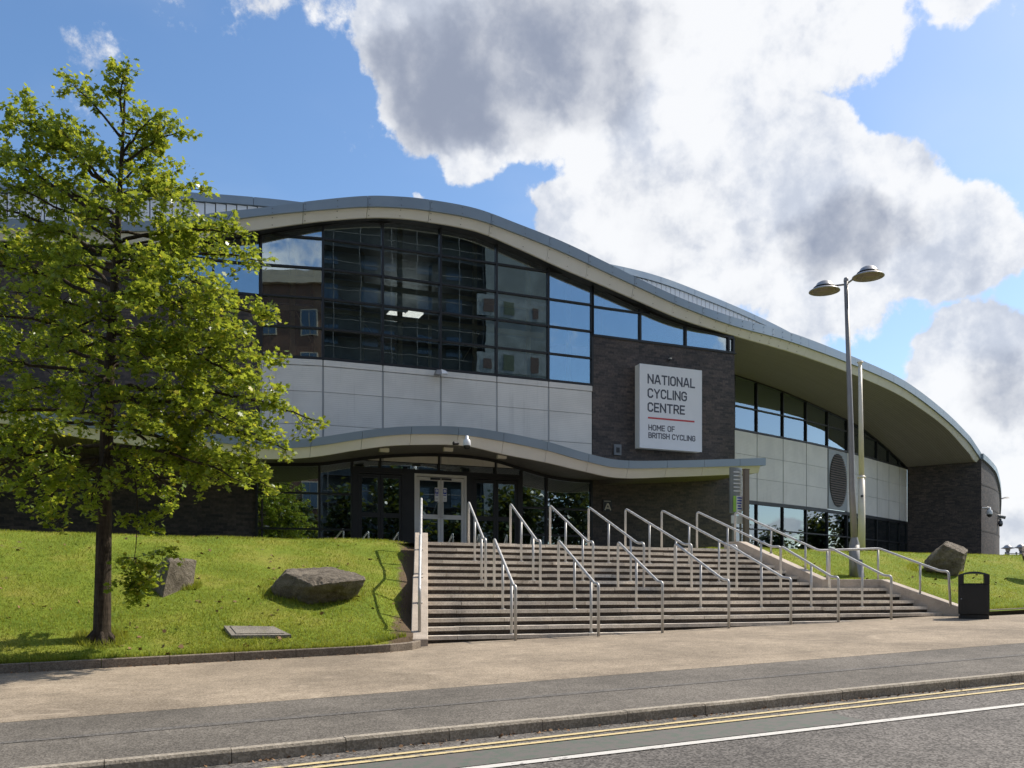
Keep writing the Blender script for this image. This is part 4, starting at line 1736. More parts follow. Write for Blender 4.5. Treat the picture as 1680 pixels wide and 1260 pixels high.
# ------------------------------------------------------------------ wall sign with its lettering
GL = {  # strokes on a unit-height grid: width, list of polylines
    'N': (.60, [[(0, 0), (0, 1)], [(0, 1), (.60, 0)], [(.60, 0), (.60, 1)]]),
    'A': (.64, [[(0, 0), (.27, 1), (.37, 1), (.64, 0)], [(.09, .27), (.55, .27)]]),
    'T': (.58, [[(0, 1), (.58, 1)], [(.29, 0), (.29, .95)]]),
    'I': (.0, [[(0, 0), (0, 1)]]),
    'O': (.56, [[(.16, 0), (.40, 0), (.56, .16), (.56, .84), (.40, 1), (.16, 1), (0, .84), (0, .16), (.16, 0)]]),
    'L': (.46, [[(0, 1), (0, 0), (.46, 0)]]),
    'C': (.54, [[(.54, .80), (.54, .86), (.40, 1), (.16, 1), (0, .84), (0, .16), (.16, 0), (.40, 0), (.54, .14), (.54, .20)]]),
    'Y': (.60, [[(0, 1), (.30, .46), (.60, 1)], [(.30, 0), (.30, .44)]]),
    'G': (.56, [[(.55, .80), (.55, .86), (.41, 1), (.16, 1), (0, .84), (0, .16), (.16, 0), (.41, 0), (.56, .14), (.56, .48), (.32, .48)]]),
    'E': (.48, [[(.48, 0), (0, 0), (0, 1), (.48, 1)], [(.04, .5), (.42, .5)]]),
    'R': (.54, [[(0, 0), (0, 1), (.38, 1), (.53, .87), (.53, .60), (.38, .46), (.05, .46)], [(.30, .43), (.55, 0)]]),
    'H': (.56, [[(0, 0), (0, 1)], [(.56, 0), (.56, 1)], [(.04, .5), (.52, .5)]]),
    'M': (.70, [[(0, 0), (0, 1)], [(0, 1), (.35, .36), (.70, 1)], [(.70, 1), (.70, 0)]]),
    'F': (.46, [[(0, 0), (0, 1), (.46, 1)], [(.04, .5), (.40, .5)]]),
    'B': (.54, [[(0, 0), (0, 1), (.36, 1), (.50, .88), (.50, .64), (.38, .53), (.04, .53)], [(.36, .53), (.54, .40), (.54, .13), (.38, 0), (.04, 0)]]),
    'S': (.52, [[(.51, .82), (.51, .87), (.38, 1), (.14, 1), (0, .86), (0, .66), (.13, .54), (.39, .47), (.52, .34), (.52, .14), (.38, 0), (.14, 0), (0, .13), (0, .18)]]),
}


def ribbon2(poly, w, cap=True):
    """flat mitred ribbon: returns left, right point lists"""
    pts = [Vector(q) for q in poly]
    closed = (pts[0] - pts[-1]).length < 1e-6
    n = len(pts)
    Ls, Rs = [], []
    for i in range(n):
        if closed:
            a, b, c = pts[(i - 1) % (n - 1)] if i else pts[n - 2], pts[i], pts[1] if i == n - 1 else pts[i + 1]
        else:
            a, b, c = pts[max(i - 1, 0)], pts[i], pts[min(i + 1, n - 1)]
        d1 = (b - a) if (b - a).length > 0 else (c - b)
        d2 = (c - b) if (c - b).length > 0 else (b - a)
        d1, d2 = d1.normalized(), d2.normalized()
        n1, n2 = Vector((-d1.y, d1.x)), Vector((-d2.y, d2.x))
        m_ = (n1 + n2)
        m_ = m_.normalized() if m_.length > 1e-6 else n1
        s = w / 2 / max(m_.dot(n1), .5)
        p = b
        if cap and not closed:
            if i == 0:
                p = b - d2 * w * .5
            if i == n - 1:
                p = b + d1 * w * .5
        Ls.append(p + m_ * s)
        Rs.append(p - m_ * s)
    return Ls, Rs


def text_line(txt, x0, x1, zb, h, weight, place, parent, mat):
    """stroke lettering fitted between x0 and x1 (metres along the board); place(x, z, d) -> 3D"""
    gap = .26
    wtot = 0
    for ch in txt:
        wtot += (.42 if ch == ' ' else GL[ch][0] + gap)
    wtot -= gap
    sx = (x1 - x0) / (wtot * h)
    cx_ = 0.0
    for ch in txt:
        if ch == ' ':
            cx_ += .42
            continue
        gw, strokes = GL[ch]
        vs, fs = [], []
        for si, poly in enumerate(strokes):
            q = [(x0 + (cx_ + px) * h * sx, zb + pz * h * (1 - weight / h) + weight / 2) for px, pz in poly]
            Ls, Rs = ribbon2(q, weight, cap=not (ch in 'AN' and False))
            b0 = len(vs)
            dd = .004 + .0012 * si
            k = len(Ls)
            Ls = [Vector((p.x, min(max(p.y, zb), zb + h))) for p in Ls]
            Rs = [Vector((p.x, min(max(p.y, zb), zb + h))) for p in Rs]
            vs += [place(p.x, p.y, dd) for p in Ls] + [place(p.x, p.y, dd) for p in Rs]
            for i in range(k - 1):
                fs.append((b0 + i, b0 + k + i, b0 + k + i + 1, b0 + i + 1))
            b1 = len(vs)
            vs += [place(p.x, p.y, .0005) for p in Ls] + [place(p.x, p.y, .0005) for p in Rs]
            for i in range(k - 1):
                fs.append((b0 + i, b0 + i + 1, b1 + i + 1, b1 + i))
                fs.append((b0 + k + i, b1 + k + i, b1 + k + i + 1, b0 + k + i + 1))
        mesh('letter', vs, fs, mat, parent)
        cx_ += gw + gap


SV = 25.20
sg = thing('wall_sign', 'white square sign board lettered NATIONAL CYCLING CENTRE on the dark brick wall', 'sign')
s0, s1 = u_at(1049, SV), u_at(1151, SV)
zt_, zb_ = 8.25, 5.57
MB().box((s0 + .01, SV + .005, zb_ + .01), (s1 - .01, 25.49, zt_ - .01)).build('box', 'sign_side', sg)
MB().box((s0, SV - .02, zb_), (s1, SV, zt_)).build('face', 'sign_white', sg)


def place(x, z, d):
    return (x, SV - .02 - d, z)


def zs(x, y):
    return zrow(y, column(u_at(x, SV), SV)[1])


for txt, xl, xr, yt, yb, wgt in (('NATIONAL', 1062, 1138.5, 613.3, 629.3, .050), ('CYCLING', 1062, 1125.3, 636.7, 652.6, .050), ('CENTRE', 1062, 1122, 659.8, 675.4, .050),
                                ('HOME OF', 1063, 1105.8, 696.3, 705.9, .030), ('BRITISH CYCLING', 1063, 1139.5, 709.2, 718.6, .030)):
    za, zb2 = zs(xl, yt), zs(xl, yb)
    text_line(txt, u_at(xl, SV) + .02, u_at(xr, SV), zb2, za - zb2, wgt, place, sg, 'sign_ink')
zl = zs(1063, 685.3)
MB().box((u_at(1062.5, SV), SV - .026, zl - .028), (u_at(1138.7, SV), SV - .0205, zl + .024)).build('red_rule', 'sign_red', sg)

# entrance letter plate
pl = thing('entrance_sign', 'small dark plate with a pale letter A beside the glazing', 'sign')
a0, a1 = u_at(989, 25.48), u_at(1004, 25.48)
z0, z1 = zrow(839, column(a0, 25.48)[1]), zrow(819.5, column(a0, 25.48)[1])
MB().box((a0, 25.47, z0), (a1, 25.496, z1)).build('plate', 'dark_plate', pl)
hA = (z1 - z0)


def place_a(x, z, d):
    return (x, 25.47 - d, z)


text_line('A', a0 + (a1 - a0) * .24, a0 + (a1 - a0) * .82, z0 + hA * .10, hA * .60, .042, place_a, pl, 'letter_pale')
for k in range(8):
    xx = a0 + (a1 - a0) * (.16 + .088 * k)
    MB().box((xx, 25.466, z0 + hA * .83), (xx + .016, 25.4698, z0 + hA * .91)).build('small_lettering', 'letter_pale', pl)

vp = thing('vent_plate', 'small grey square vent plate low on the brick wall left of the sign', 'vent')
p = atV(1013, 738, 25.48)
MB().box((p.x - .13, 25.45, p.z - .17), (p.x + .13, 25.495, p.z + .17)).build('plate', 'grey_plastic', vp)
MB().box((p.x - .06, 25.44, p.z - .09), (p.x + .06, 25.4495, p.z + .07)).build('opening', 'frame_black', vp)
sn = thing('wall_sensor', 'tiny black sensor with pale cap on the brick above the white sign', 'sensor')
p = atV(1100, 589.5, 25.40)
MB().lathe([(0, -.05), (.035, -.04), (.04, .0), (.03, .03), (0, .035)], (p.x, p.y + .04, p.z), 12).build('body', 'black_plastic', sn, True)
MB().box((p.x - .01, 25.38, p.z + .02), (p.x + .045, 25.495, p.z + .05)).build('bracket', 'sign_side', sn)
fl = thing('floodlight', 'small grey floodlight fixed at the top of the white cladding below the glass', 'light')
p = atV(722, 611.5, 25.3)
MB().hexa([(p.x - .17, p.y - .12, p.z - .07), (p.x + .0, p.y - .14, p.z - .08), (p.x + .0, p.y + .1, p.z - .08), (p.x - .17, p.y + .1, p.z - .07),
           (p.x - .12, p.y - .08, p.z + .06), (p.x + .0, p.y - .1, p.z + .07), (p.x + .0, p.y + .1, p.z + .07), (p.x - .12, p.y + .1, p.z + .06)]).build('housing', 'lamp_grey', fl)
MB().hexa([(p.x + .01, p.y - .14, p.z - .05), (p.x + .22, p.y - .10, p.z - .02), (p.x + .22, p.y + .1, p.z - .02), (p.x + .01, p.y + .1, p.z - .05),
           (p.x + .01, p.y - .10, p.z + .08), (p.x + .16, p.y - .06, p.z + .06), (p.x + .16, p.y + .1, p.z + .06), (p.x + .01, p.y + .1, p.z + .08)]).build('cover', 'white_plastic', fl)
MB().box((p.x - .03, p.y + .09, p.z - .05), (p.x + .03, 25.56, p.z + .05)).build('bracket', 'grey_plastic', fl)


def dome_camera(p, s, label, arm, mat='white_plastic'):
    t = thing('security_camera', label, 'camera')
    MB().lathe([(0, .19 * s), (.035 * s, .18 * s), (.045 * s, .10 * s), (.085 * s, .07 * s), (.095 * s, -.04 * s), (.09 * s, -.06 * s)], p, 18).build('housing', mat, t, True)
    MB().lathe([(.085 * s, -.06 * s), (.08 * s, -.10 * s), (.05 * s, -.145 * s), (0, -.155 * s)], p, 18).build('dome', 'black_plastic', t, True)
    MB().tube([(p[0], p[1], p[2] + .17 * s), arm], .022 * s, 8).build('arm', mat, t, True)
    return t


p = atV(766, 727, 23.0)
dome_camera(p, 1.1, 'white dome camera hanging from the canopy edge above the doors', (p.x + .08, 23.32, p.z + .16))
b_ = MB().tube([(p.x - .36, 23.05, p.z - .02), (p.x - .22, 23.10, p.z + .0)], .05, 10)
tag(b_.build('floodlamp', 'black_plastic'), 'small black lamp on the canopy edge left of the dome camera', 'light')
p = atK(1623.5, 841, 46.2)
dome_camera(p, 1.5, 'white dome camera on the outer corner of the wing wall', (p.x - .1, p.y + .9, p.z + .28))
p = atK(1641.5, 858, 50.0)
dome_camera(p, 1.3, 'small grey dome camera on the far side of the curved brick drum', (p.x - .6, p.y + .6, p.z + .35), 'grey_plastic')
t = thing('bullet_camera', 'dark bullet camera jutting from the far edge of the curved brick drum', 'camera')
p = atK(1640, 848, 50.0)
MB().tube([(p.x - .35, p.y + .3, p.z + .15), (p.x + .2, p.y - .2, p.z - .05)], .09, 10).build('body', 'grey_plastic', t, True)
MB().tube([(p.x - .1, p.y + .1, p.z + .05), (p.x - .6, p.y + .7, p.z + .1)], .04, 8).build('arm', 'grey_plastic', t, True)
t = thing('wall_lamp', 'slim lamp head on a short arm beyond the curved brick drum', 'lamp')
p = atK(1645, 819, 52.0)
MB().hexa([(p.x - .35, p.y - .1, p.z - .05), (p.x + .33, p.y - .2, p.z + .05), (p.x + .33, p.y + .2, p.z + .05), (p.x - .35, p.y + .1, p.z - .05),
           (p.x - .25, p.y - .1, p.z + .03), (p.x + .28, p.y - .12, p.z + .14), (p.x + .28, p.y + .12, p.z + .14), (p.x - .25, p.y + .1, p.z + .03)]).build('lamp_head', 'lamp_grey', t)
MB().tube([(p.x - .3, p.y, p.z - .02), (p.x - 1.1, p.y + .3, p.z - .12)], .04, 8).build('arm', 'lamp_grey', t, True)

# ------------------------------------------------------------------ direction totem and brown post by the top of the steps
TVv = 22.2
tt = thing('sign_totem', 'narrow grey sign totem with white text bars and a green and white panel', 'sign')
x0, x1 = u_at(1198.5, TVv), u_at(1217.5, TVv)
Dm = column((x0 + x1) / 2, TVv)[1]


def zt2(y):
    return zrow(y, Dm)


b = MB()
n_ = 8
ringF, ringB = [], []
for i in range(n_ + 1):                                          # bowed front
    t_ = i / n_
    ringF.append((x0 + (x1 - x0) * t_, TVv - .05 * math.sin(math.pi * t_)))
prof_ = ringF + [(x1, TVv + .06), (x0, TVv + .06)]
k = len(prof_)
b.add([(*q, zt2(842)) for q in prof_] + [(*q, zt2(767)) for q in prof_], [tuple(range(k - 1, -1, -1)), tuple(range(k, 2 * k))] + [(i, (i + 1) % k, (i + 1) % k + k, i + k) for i in range(k)])
b.build('panel', 'totem_grey', tt)
for i in range(6):
    y = 774 + i * 6.2
    MB().box((x0 + .07, TVv - .064, zt2(y + 1.8)), (x1 - (.06 if i % 2 else .12), TVv - .05, zt2(y))).build('text_bar', 'sign_white', tt)
MB().box((x0 + .055, TVv - .062, zt2(840)), (x0 + .16, TVv - .05, zt2(814))).build('green_panel', 'green_print', tt)
MB().hexa([(x0 + .165, TVv - .062, zt2(840)), (x1 - .02, TVv - .062, zt2(838)), (x1 - .02, TVv - .045, zt2(838)), (x0 + .165, TVv - .045, zt2(840)),
           (x0 + .165, TVv - .062, zt2(814)), (x1 - .02, TVv - .062, zt2(814)), (x1 - .02, TVv - .045, zt2(814)), (x0 + .165, TVv - .045, zt2(814))]).build('white_panel', 'sign_white', tt)
rr_ = random.Random(4)
for i in range(5):
    y = 816 + i * 4.4
    MB().box((x0 + .19 + rr_.uniform(0, .02), TVv - .066, zt2(y + 2.2)), (x1 - rr_.uniform(.05, .1), TVv - .0622, zt2(y))).build('map_print', 'blue_print', tt)
MB().box((x0 + .04, TVv - .03, zt2(859)), (x1 + .0, TVv + .03, zt2(846))).build('lower_panel', 'sign_white', tt)
for xx in (x0 + .06, x1 - .08):
    MB().box((xx, TVv - .02, 2.05), (xx + .05, TVv + .025, zt2(843))).build('leg', 'lamp_grey', tt)
bp_ = MB()
q0, q1 = u_at(1219, 22.1), u_at(1226, 22.1)
bp_.box((q0, 22.0, 2.0), (q1, 22.12, zrow(771, column(q0, 22.1)[1])))
bp_.box((q0 - .01, 21.99, zrow(771, column(q0, 22.1)[1])), (q1 + .01, 22.13, zrow(769.5, column(q0, 22.1)[1])))
tag(bp_.build('timber_post', 'post_brown'), 'tall slim brown post standing just right of the sign totem', 'post')

# ------------------------------------------------------------------ street lamp and flag pole
LB = atK(1402, 947, 24.2)
LT = atK(1388, 459, 24.2)
lp = thing('street_lamp', 'tall grey twin-headed street lamp on the bank right of the steps', 'street lamp', None, (LB.x, LB.y, 0))
o_ = Vector((LB.x, LB.y, 0))
zg = z_right(LB.x, LB.y) - .1
sb = MB()
sb.tube([Vector((LB.x, LB.y, zg)) - o_, Vector((LB.x - .01, LB.y, LB.z + .85)) - o_], .135, 16)
sb.tube([Vector((LB.x - .01, LB.y, LB.z + .85)) - o_, Vector((LB.x - .01, LB.y, LB.z + 1.05)) - o_], .135, 16, False, .085)
sb.build('base', 'lamp_grey', lp, True)
mid = LB.lerp(LT, .5) + Vector((.02, 0, 0))
MB().tube([Vector((LB.x - .01, LB.y, LB.z + 1.0)) - o_, LB.lerp(LT, .3) - o_, mid - o_, LT - o_], [.085, .08, .07, .058], 14).build('shaft', 'lamp_grey', lp, True)
MB().lathe([(.0, .07), (.05, .05), (.062, .0), (.062, -.05)], (LT - o_), 14).build('cap', 'lamp_grey', lp, True)
dvec = Vector((RC * .83 + RS * -.56, -RS * .83 + RC * -.56, 0))
flap = atK(1410, 918, 23.9)
fl2 = atK(1414, 947, 23.75)
pb = MB()
w_ = Vector((RC, -RS, 0)) * .075
a_, b_ = Vector(flap) - o_, Vector(fl2) - o_
pb.hexa([b_ - w_, b_ + w_, b_ + w_ + Vector((0, .03, 0)), b_ - w_ + Vector((0, .03, 0)), a_ - w_, a_ + w_, a_ + w_ + Vector((0, .03, 0)), a_ - w_ + Vector((0, .03, 0))])
pb.build('door_flap', 'lamp_head', lp)
for sgn, dist in ((-1, .56), (1, .56)):
    hc = LT + dvec * sgn * dist + Vector((0, 0, -.19 if sgn < 0 else -.02))
    hc = hc - o_
    hd = MB().lathe([(0, .27), (.10, .26), (.19, .21), (.24, .13), (.27, .105), (.275, .07), (.29, .065), (.40, .0), (.405, -.015), (.38, -.02)], hc, 28)
    h_ = hd.build('lamp_head', 'lamp_head', lp, True)
    MB().lathe([(.278, .105), (.286, .095), (.286, .075), (.278, .068)], hc, 28).build('seam', 'frame_black', h_, True)
    MB().lathe([(.38, -.02), (.30, -.01), (.27, -.02), (.25, -.055), (.12, -.075), (0, -.08)], hc, 28).build('lens', 'lamp_lens', h_, True)
    MB().tube([LT - o_ + Vector((0, 0, -.12)), hc - dvec * sgn * .22 + Vector((0, 0, .09))], .026, 8).build('arm', 'lamp_grey', lp, True)

FB = atV(1413.5, 903, 22.0)
FT = atV(1411, 598, 22.0)
fp = thing('flag_pole', 'tapering cream flag pole standing right of the street lamp, no flag', 'flag pole', None, (FB.x, FB.y, 0))
o_ = Vector((FB.x, FB.y, 0))
MB().tube([Vector((FB.x, FB.y, 2.0)) - o_, Vector((FB.x, FB.y, 4.6)) - o_], [.115, .10], 14).build('lower_pole', 'pole_cream', fp, True)
MB().tube([Vector((FB.x, FB.y, 4.58)) - o_, FT - o_], [.085, .055], 14).build('upper_pole', 'pole_cream', fp, True)
MB().lathe([(0, .10), (.09, .09), (.10, .06), (.055, .03), (.055, -.1)], FT - o_, 14).build('finial', 'pole_cream', fp, True)
MB().box((-.11, -.14, zrow(816, column(FB.x, FB.y)[1])), (-.06, -.08, zrow(813, column(FB.x, FB.y)[1]))).build('cleat', 'frame_black', fp)
MB().lathe([(.118, 0), (.13, .01), (.13, .05), (.118, .06)], Vector((0, 0, 4.52)), 14).build('collar', 'pole_cream', fp, True)

# ------------------------------------------------------------------ litter bin
bc = pav(1603.5, 1015)
lb = thing('litter_bin', 'black upright litter bin with arched open hood beside the steps', 'litter bin', None, (bc.x, bc.y + .1, zpav(bc.x, bc.y + .1)))
lb.rotation_euler = (0, 0, -.84)
W_, Dp = .315, .26


def rbox(name, lo, hi, bev, mat, parent, seg=3):
    b = MB().box(lo, hi)
    o = b.build(name, mat, parent)
    bm = bmesh.new(); bm.from_mesh(o.data)
    bmesh.ops.bevel(bm, geom=list(bm.edges), offset=bev, segments=seg, affect='EDGES')
    bm.to_mesh(o.data); bm.free()
    for p_ in o.data.polygons:
        p_.use_smooth = True
    o.data.set_sharp_from_angle(angle=.6)
    return o


rbox('body', (-W_, -Dp, .07), (W_, Dp, .80), .035, 'black_plastic', lb)
rbox('plinth', (-W_ + .01, -Dp + .01, -.03), (W_ - .01, Dp - .01, .075), .015, 'black_plastic', lb)
rbox('door_panel', (-W_ + .09, -Dp - .008, .12), (W_ - .09, -Dp + .02, .74), .012, 'black_plastic', lb)
MB().lathe([(0, .006), (.014, .004), (.016, -.01)], (-W_ + .06, -Dp - .0, .45), 10).build('lock', 'lamp_head', lb, True)
for sx in (-1, 1):
    x0_, x1_ = sorted((sx * W_, sx * (W_ - .11)))
    rbox('side_panel', (x0_, -Dp, .76), (x1_, Dp, 1.0), .012, 'black_plastic', lb)
hood = MB()
vs, fs = [], []
n_ = 14
for i in range(n_ + 1):
    t_ = -1 + 2 * i / n_
    x_ = t_ * W_
    zt3 = 1.065 - .075 * t_ * t_
    zb3 = 1.02 - .05 * t_ * t_ * (1 if abs(t_) < .66 else 1.4)
    vs += [(x_, -Dp, zb3), (x_, -Dp + .02, zt3), (x_, Dp - .02, zt3), (x_, Dp, zb3)]
for i in range(n_):
    for k in range(4):
        k2 = (k + 1) % 4
        fs.append((i * 4 + k, (i + 1) * 4 + k, (i + 1) * 4 + k2, i * 4 + k2))
fs += [(0, 1, 2, 3), tuple(range(4 * n_ + 3, 4 * n_ - 1, -1))]
hood.add(vs, fs)
hd = hood.build('hood', 'black_plastic', lb)
hd.data.flip_normals()

# ------------------------------------------------------------------ boulders


def boulder(name, label, pts, seed, rough=.05):
    """pts: 3D points whose hull makes the rock"""
    bm = bmesh.new()
    for q in pts:
        bm.verts.new(q)
    bmesh.ops.convex_hull(bm, input=list(bm.verts))
    bmesh.ops.delete(bm, geom=[v for v in bm.verts if not v.link_faces], context='VERTS')
    bmesh.ops.triangulate(bm, faces=list(bm.faces))
    bmesh.ops.bevel(bm, geom=list(bm.edges), offset=.014, segments=1, affect='EDGES')
    bmesh.ops.triangulate(bm, faces=list(bm.faces))
    for _ in range(4):
        long = [e for e in bm.edges if e.calc_length() > .07]
        if not long or len(bm.faces) > 9000:
            break
        bmesh.ops.subdivide_edges(bm, edges=long, cuts=1)
        bmesh.ops.triangulate(bm, faces=[f for f in bm.faces if len(f.verts) > 3])
    bm.normal_update()
    for v in bm.verts:
        q = v.co * 2.2 + Vector((seed * 3.1, 0, 0))
        d = noise.noise(q) * rough - abs(noise.noise(q * 2.7)) * rough * .9 + noise.noise(q * 8.3) * rough * .35
        v.co += v.normal * d
    me = bpy.data.meshes.new(name)
    bm.to_mesh(me); bm.free()
    me.materials.append(MATS['boulder'])
    o = link(bpy.data.objects.new(name, me))
    return tag(o, label, 'boulder', 'boulders on the grass banks')


def cam_pts(rows, k0):
    return [atK(x, y, k0 + dk) for x, y, dk in rows]


boulder('boulder', 'broad flat-topped brown boulder half way between tree and steps',
        cam_pts([(440, 962, .0), (469, 938, -.15), (472, 934, .75), (543, 929, 1.0), (599, 944, .55), (600, 950, .05), (560, 954, -.45), (512, 961, -.55), (572, 988, .1), (505, 994, -.35),
                 (455, 982, -.1), (450, 975, .6), (570, 1010, .6), (480, 1010, .6)], 16.8), 1, .045)
boulder('boulder', 'grey slab-like boulder with pale flat face just right of the trunk',
        cam_pts([(243, 944, .15), (246, 978, .05), (247, 946, .5), (273, 912, .35), (279, 920, -.25), (323, 919, .55), (316, 977, .40), (265, 987, -.45), (250, 982, .4), (300, 1000, .9), (262, 1005, .2), (320, 935, .95), (275, 916, .9)], 16.4), 2, .016)
boulder('boulder', 'tilted blocky brown boulder on the right bank above the bin',
        cam_pts([(1548, 893, -.35), (1582, 909, -.40), (1571, 947, -.3), (1516, 934, -.2), (1553, 886, .6), (1590, 901, .6), (1582, 932, .7), (1514, 922, .5), (1540, 955, .3), (1570, 960, .4)], 25.6), 3, .045)
boulder('boulder', 'brown boulder cut off by the right edge of the picture',
        cam_pts([(1676, 898, .2), (1680, 890, .5), (1720, 885, .4), (1740, 900, .2), (1735, 930, .0), (1680, 925, .0), (1677, 912, -.2), (1700, 915, -.5)], 26.0), 4, .05)

# inspection cover in the lawn
cv_ = thing('inspection_cover', 'rectangular concrete inspection cover set in the lawn below the broad boulder', 'cover')
cs_ = []
for x, y in ((380, 1048), (478, 1047), (449, 1033), (367, 1032)):
    d = ray(x, y)
    k = 14.0
    for _ in range(60):
        q = atK(x, y, k)
        k += (q.z - z_left(q.x, q.y)) / (.34 - d[2]) * .5
    q = atK(x, y, k)
    cs_.append(Vector((q.x, q.y, q.z)))
b = MB()
b.hexa([q + Vector((0, 0, -.12)) for q in cs_] + [q + Vector((0, 0, .055)) for q in cs_])
b.build('frame', 'cover_concrete', cv_)
ctr = sum(cs_, Vector()) / 4
b = MB()
b.hexa([ctr + (q - ctr) * .80 + Vector((0, 0, .03)) for q in cs_] + [ctr + (q - ctr) * .80 + Vector((0, 0, .068)) for q in cs_])
b.build('lid', 'cover_concrete', cv_)

# ------------------------------------------------------------------ far lamps and fence beyond the right bank
for x, y, nm in ((1653.5, 899, 'pale mushroom lamp in the distance right of the drum, nearer the drum'), (1675, 898, 'pale mushroom lamp in the distance near the right picture edge')):
    p = atK(x, y, 78)
    t = thing('mushroom_lamp', nm, 'lamp', 'distant mushroom lamps')
    MB().lathe([(0, .28), (.15, .26), (.28, .17), (.31, .1), (.55, -.02), (.5, -.04), (.2, -.1), (.16, -.3)], p, 20).build('lamp_head', 'lamp_head', t, True)
    MB().tube([(p.x, p.y, 0), (p.x, p.y, p.z - .1)], .13, 10).build('post', 'lamp_grey', t, True)
t = thing('rail_fence', 'distant thin grey railing behind the right bank', 'fence')
P0, P1 = atK(1650, 908, 70), atK(1720, 909, 70)
for dz in (0, -.5, -1.0):
    MB().tube([P0 + Vector((0, 0, dz)), P1 + Vector((0, 0, dz))], .035, 6).build('rail', 'lamp_grey', t)
for i in range(5):
    q = P0.lerp(P1, i / 4)
    MB().tube([(q.x, q.y, 0), (q.x, q.y, q.z + .12)], .07, 6).build('post', 'lamp_grey', t)

# ------------------------------------------------------------------ trees
LEAF = np.array([(0, 0, 0), (.13, .16, 0), (.42, .22, .03), (.24, .40, 0), (.46, .62, .03), (.17, .66, 0), (0, 1, -.03), (-.17, .66, 0), (-.46, .62, .03), (-.24, .40, 0), (-.42, .22, .03), (-.13, .16, 0)], dtype=np.float32)
LEAF_FAR = np.array([(0, 0, 0), (.4, .35, .03), (.25, .8, 0), (-.2, 1, 0), (-.4, .4, .02)], dtype=np.float32)


def leaves(name, pos, size, shape, mat, parent, seed, droop=.25):
    rg = np.random.default_rng(seed)
    n = len(pos)
    pos = np.asarray(pos, dtype=np.float32)
    az = rg.uniform(0, 2 * np.pi, n)
    tip = np.stack([np.cos(az), np.sin(az), rg.normal(-droop, .45, n)], 1)
    tip /= np.linalg.norm(tip, axis=1, keepdims=True)
    up = np.stack([rg.normal(0, .8, n), rg.normal(0, .8, n), np.ones(n)], 1)
    side = np.cross(tip, up)
    side /= np.linalg.norm(side, axis=1, keepdims=True)
    nor = np.cross(side, tip)
    s = (size[0] + (size[1] - size[0]) * rg.random(n))[:, None, None]
    v = pos[:, None, :] + s * (side[:, None, :] * shape[None, :, 0:1] + tip[:, None, :] * shape[None, :, 1:2] + nor[:, None, :] * shape[None, :, 2:3])
    return fast_mesh(name, v.reshape(-1, 3).astype(np.float32), len(shape), mat, parent)


def bez(p0, p1, p2, n):
    return [p0 * (1 - t) ** 2 + p1 * 2 * t * (1 - t) + p2 * t * t for t in (i / n for i in range(n + 1))]


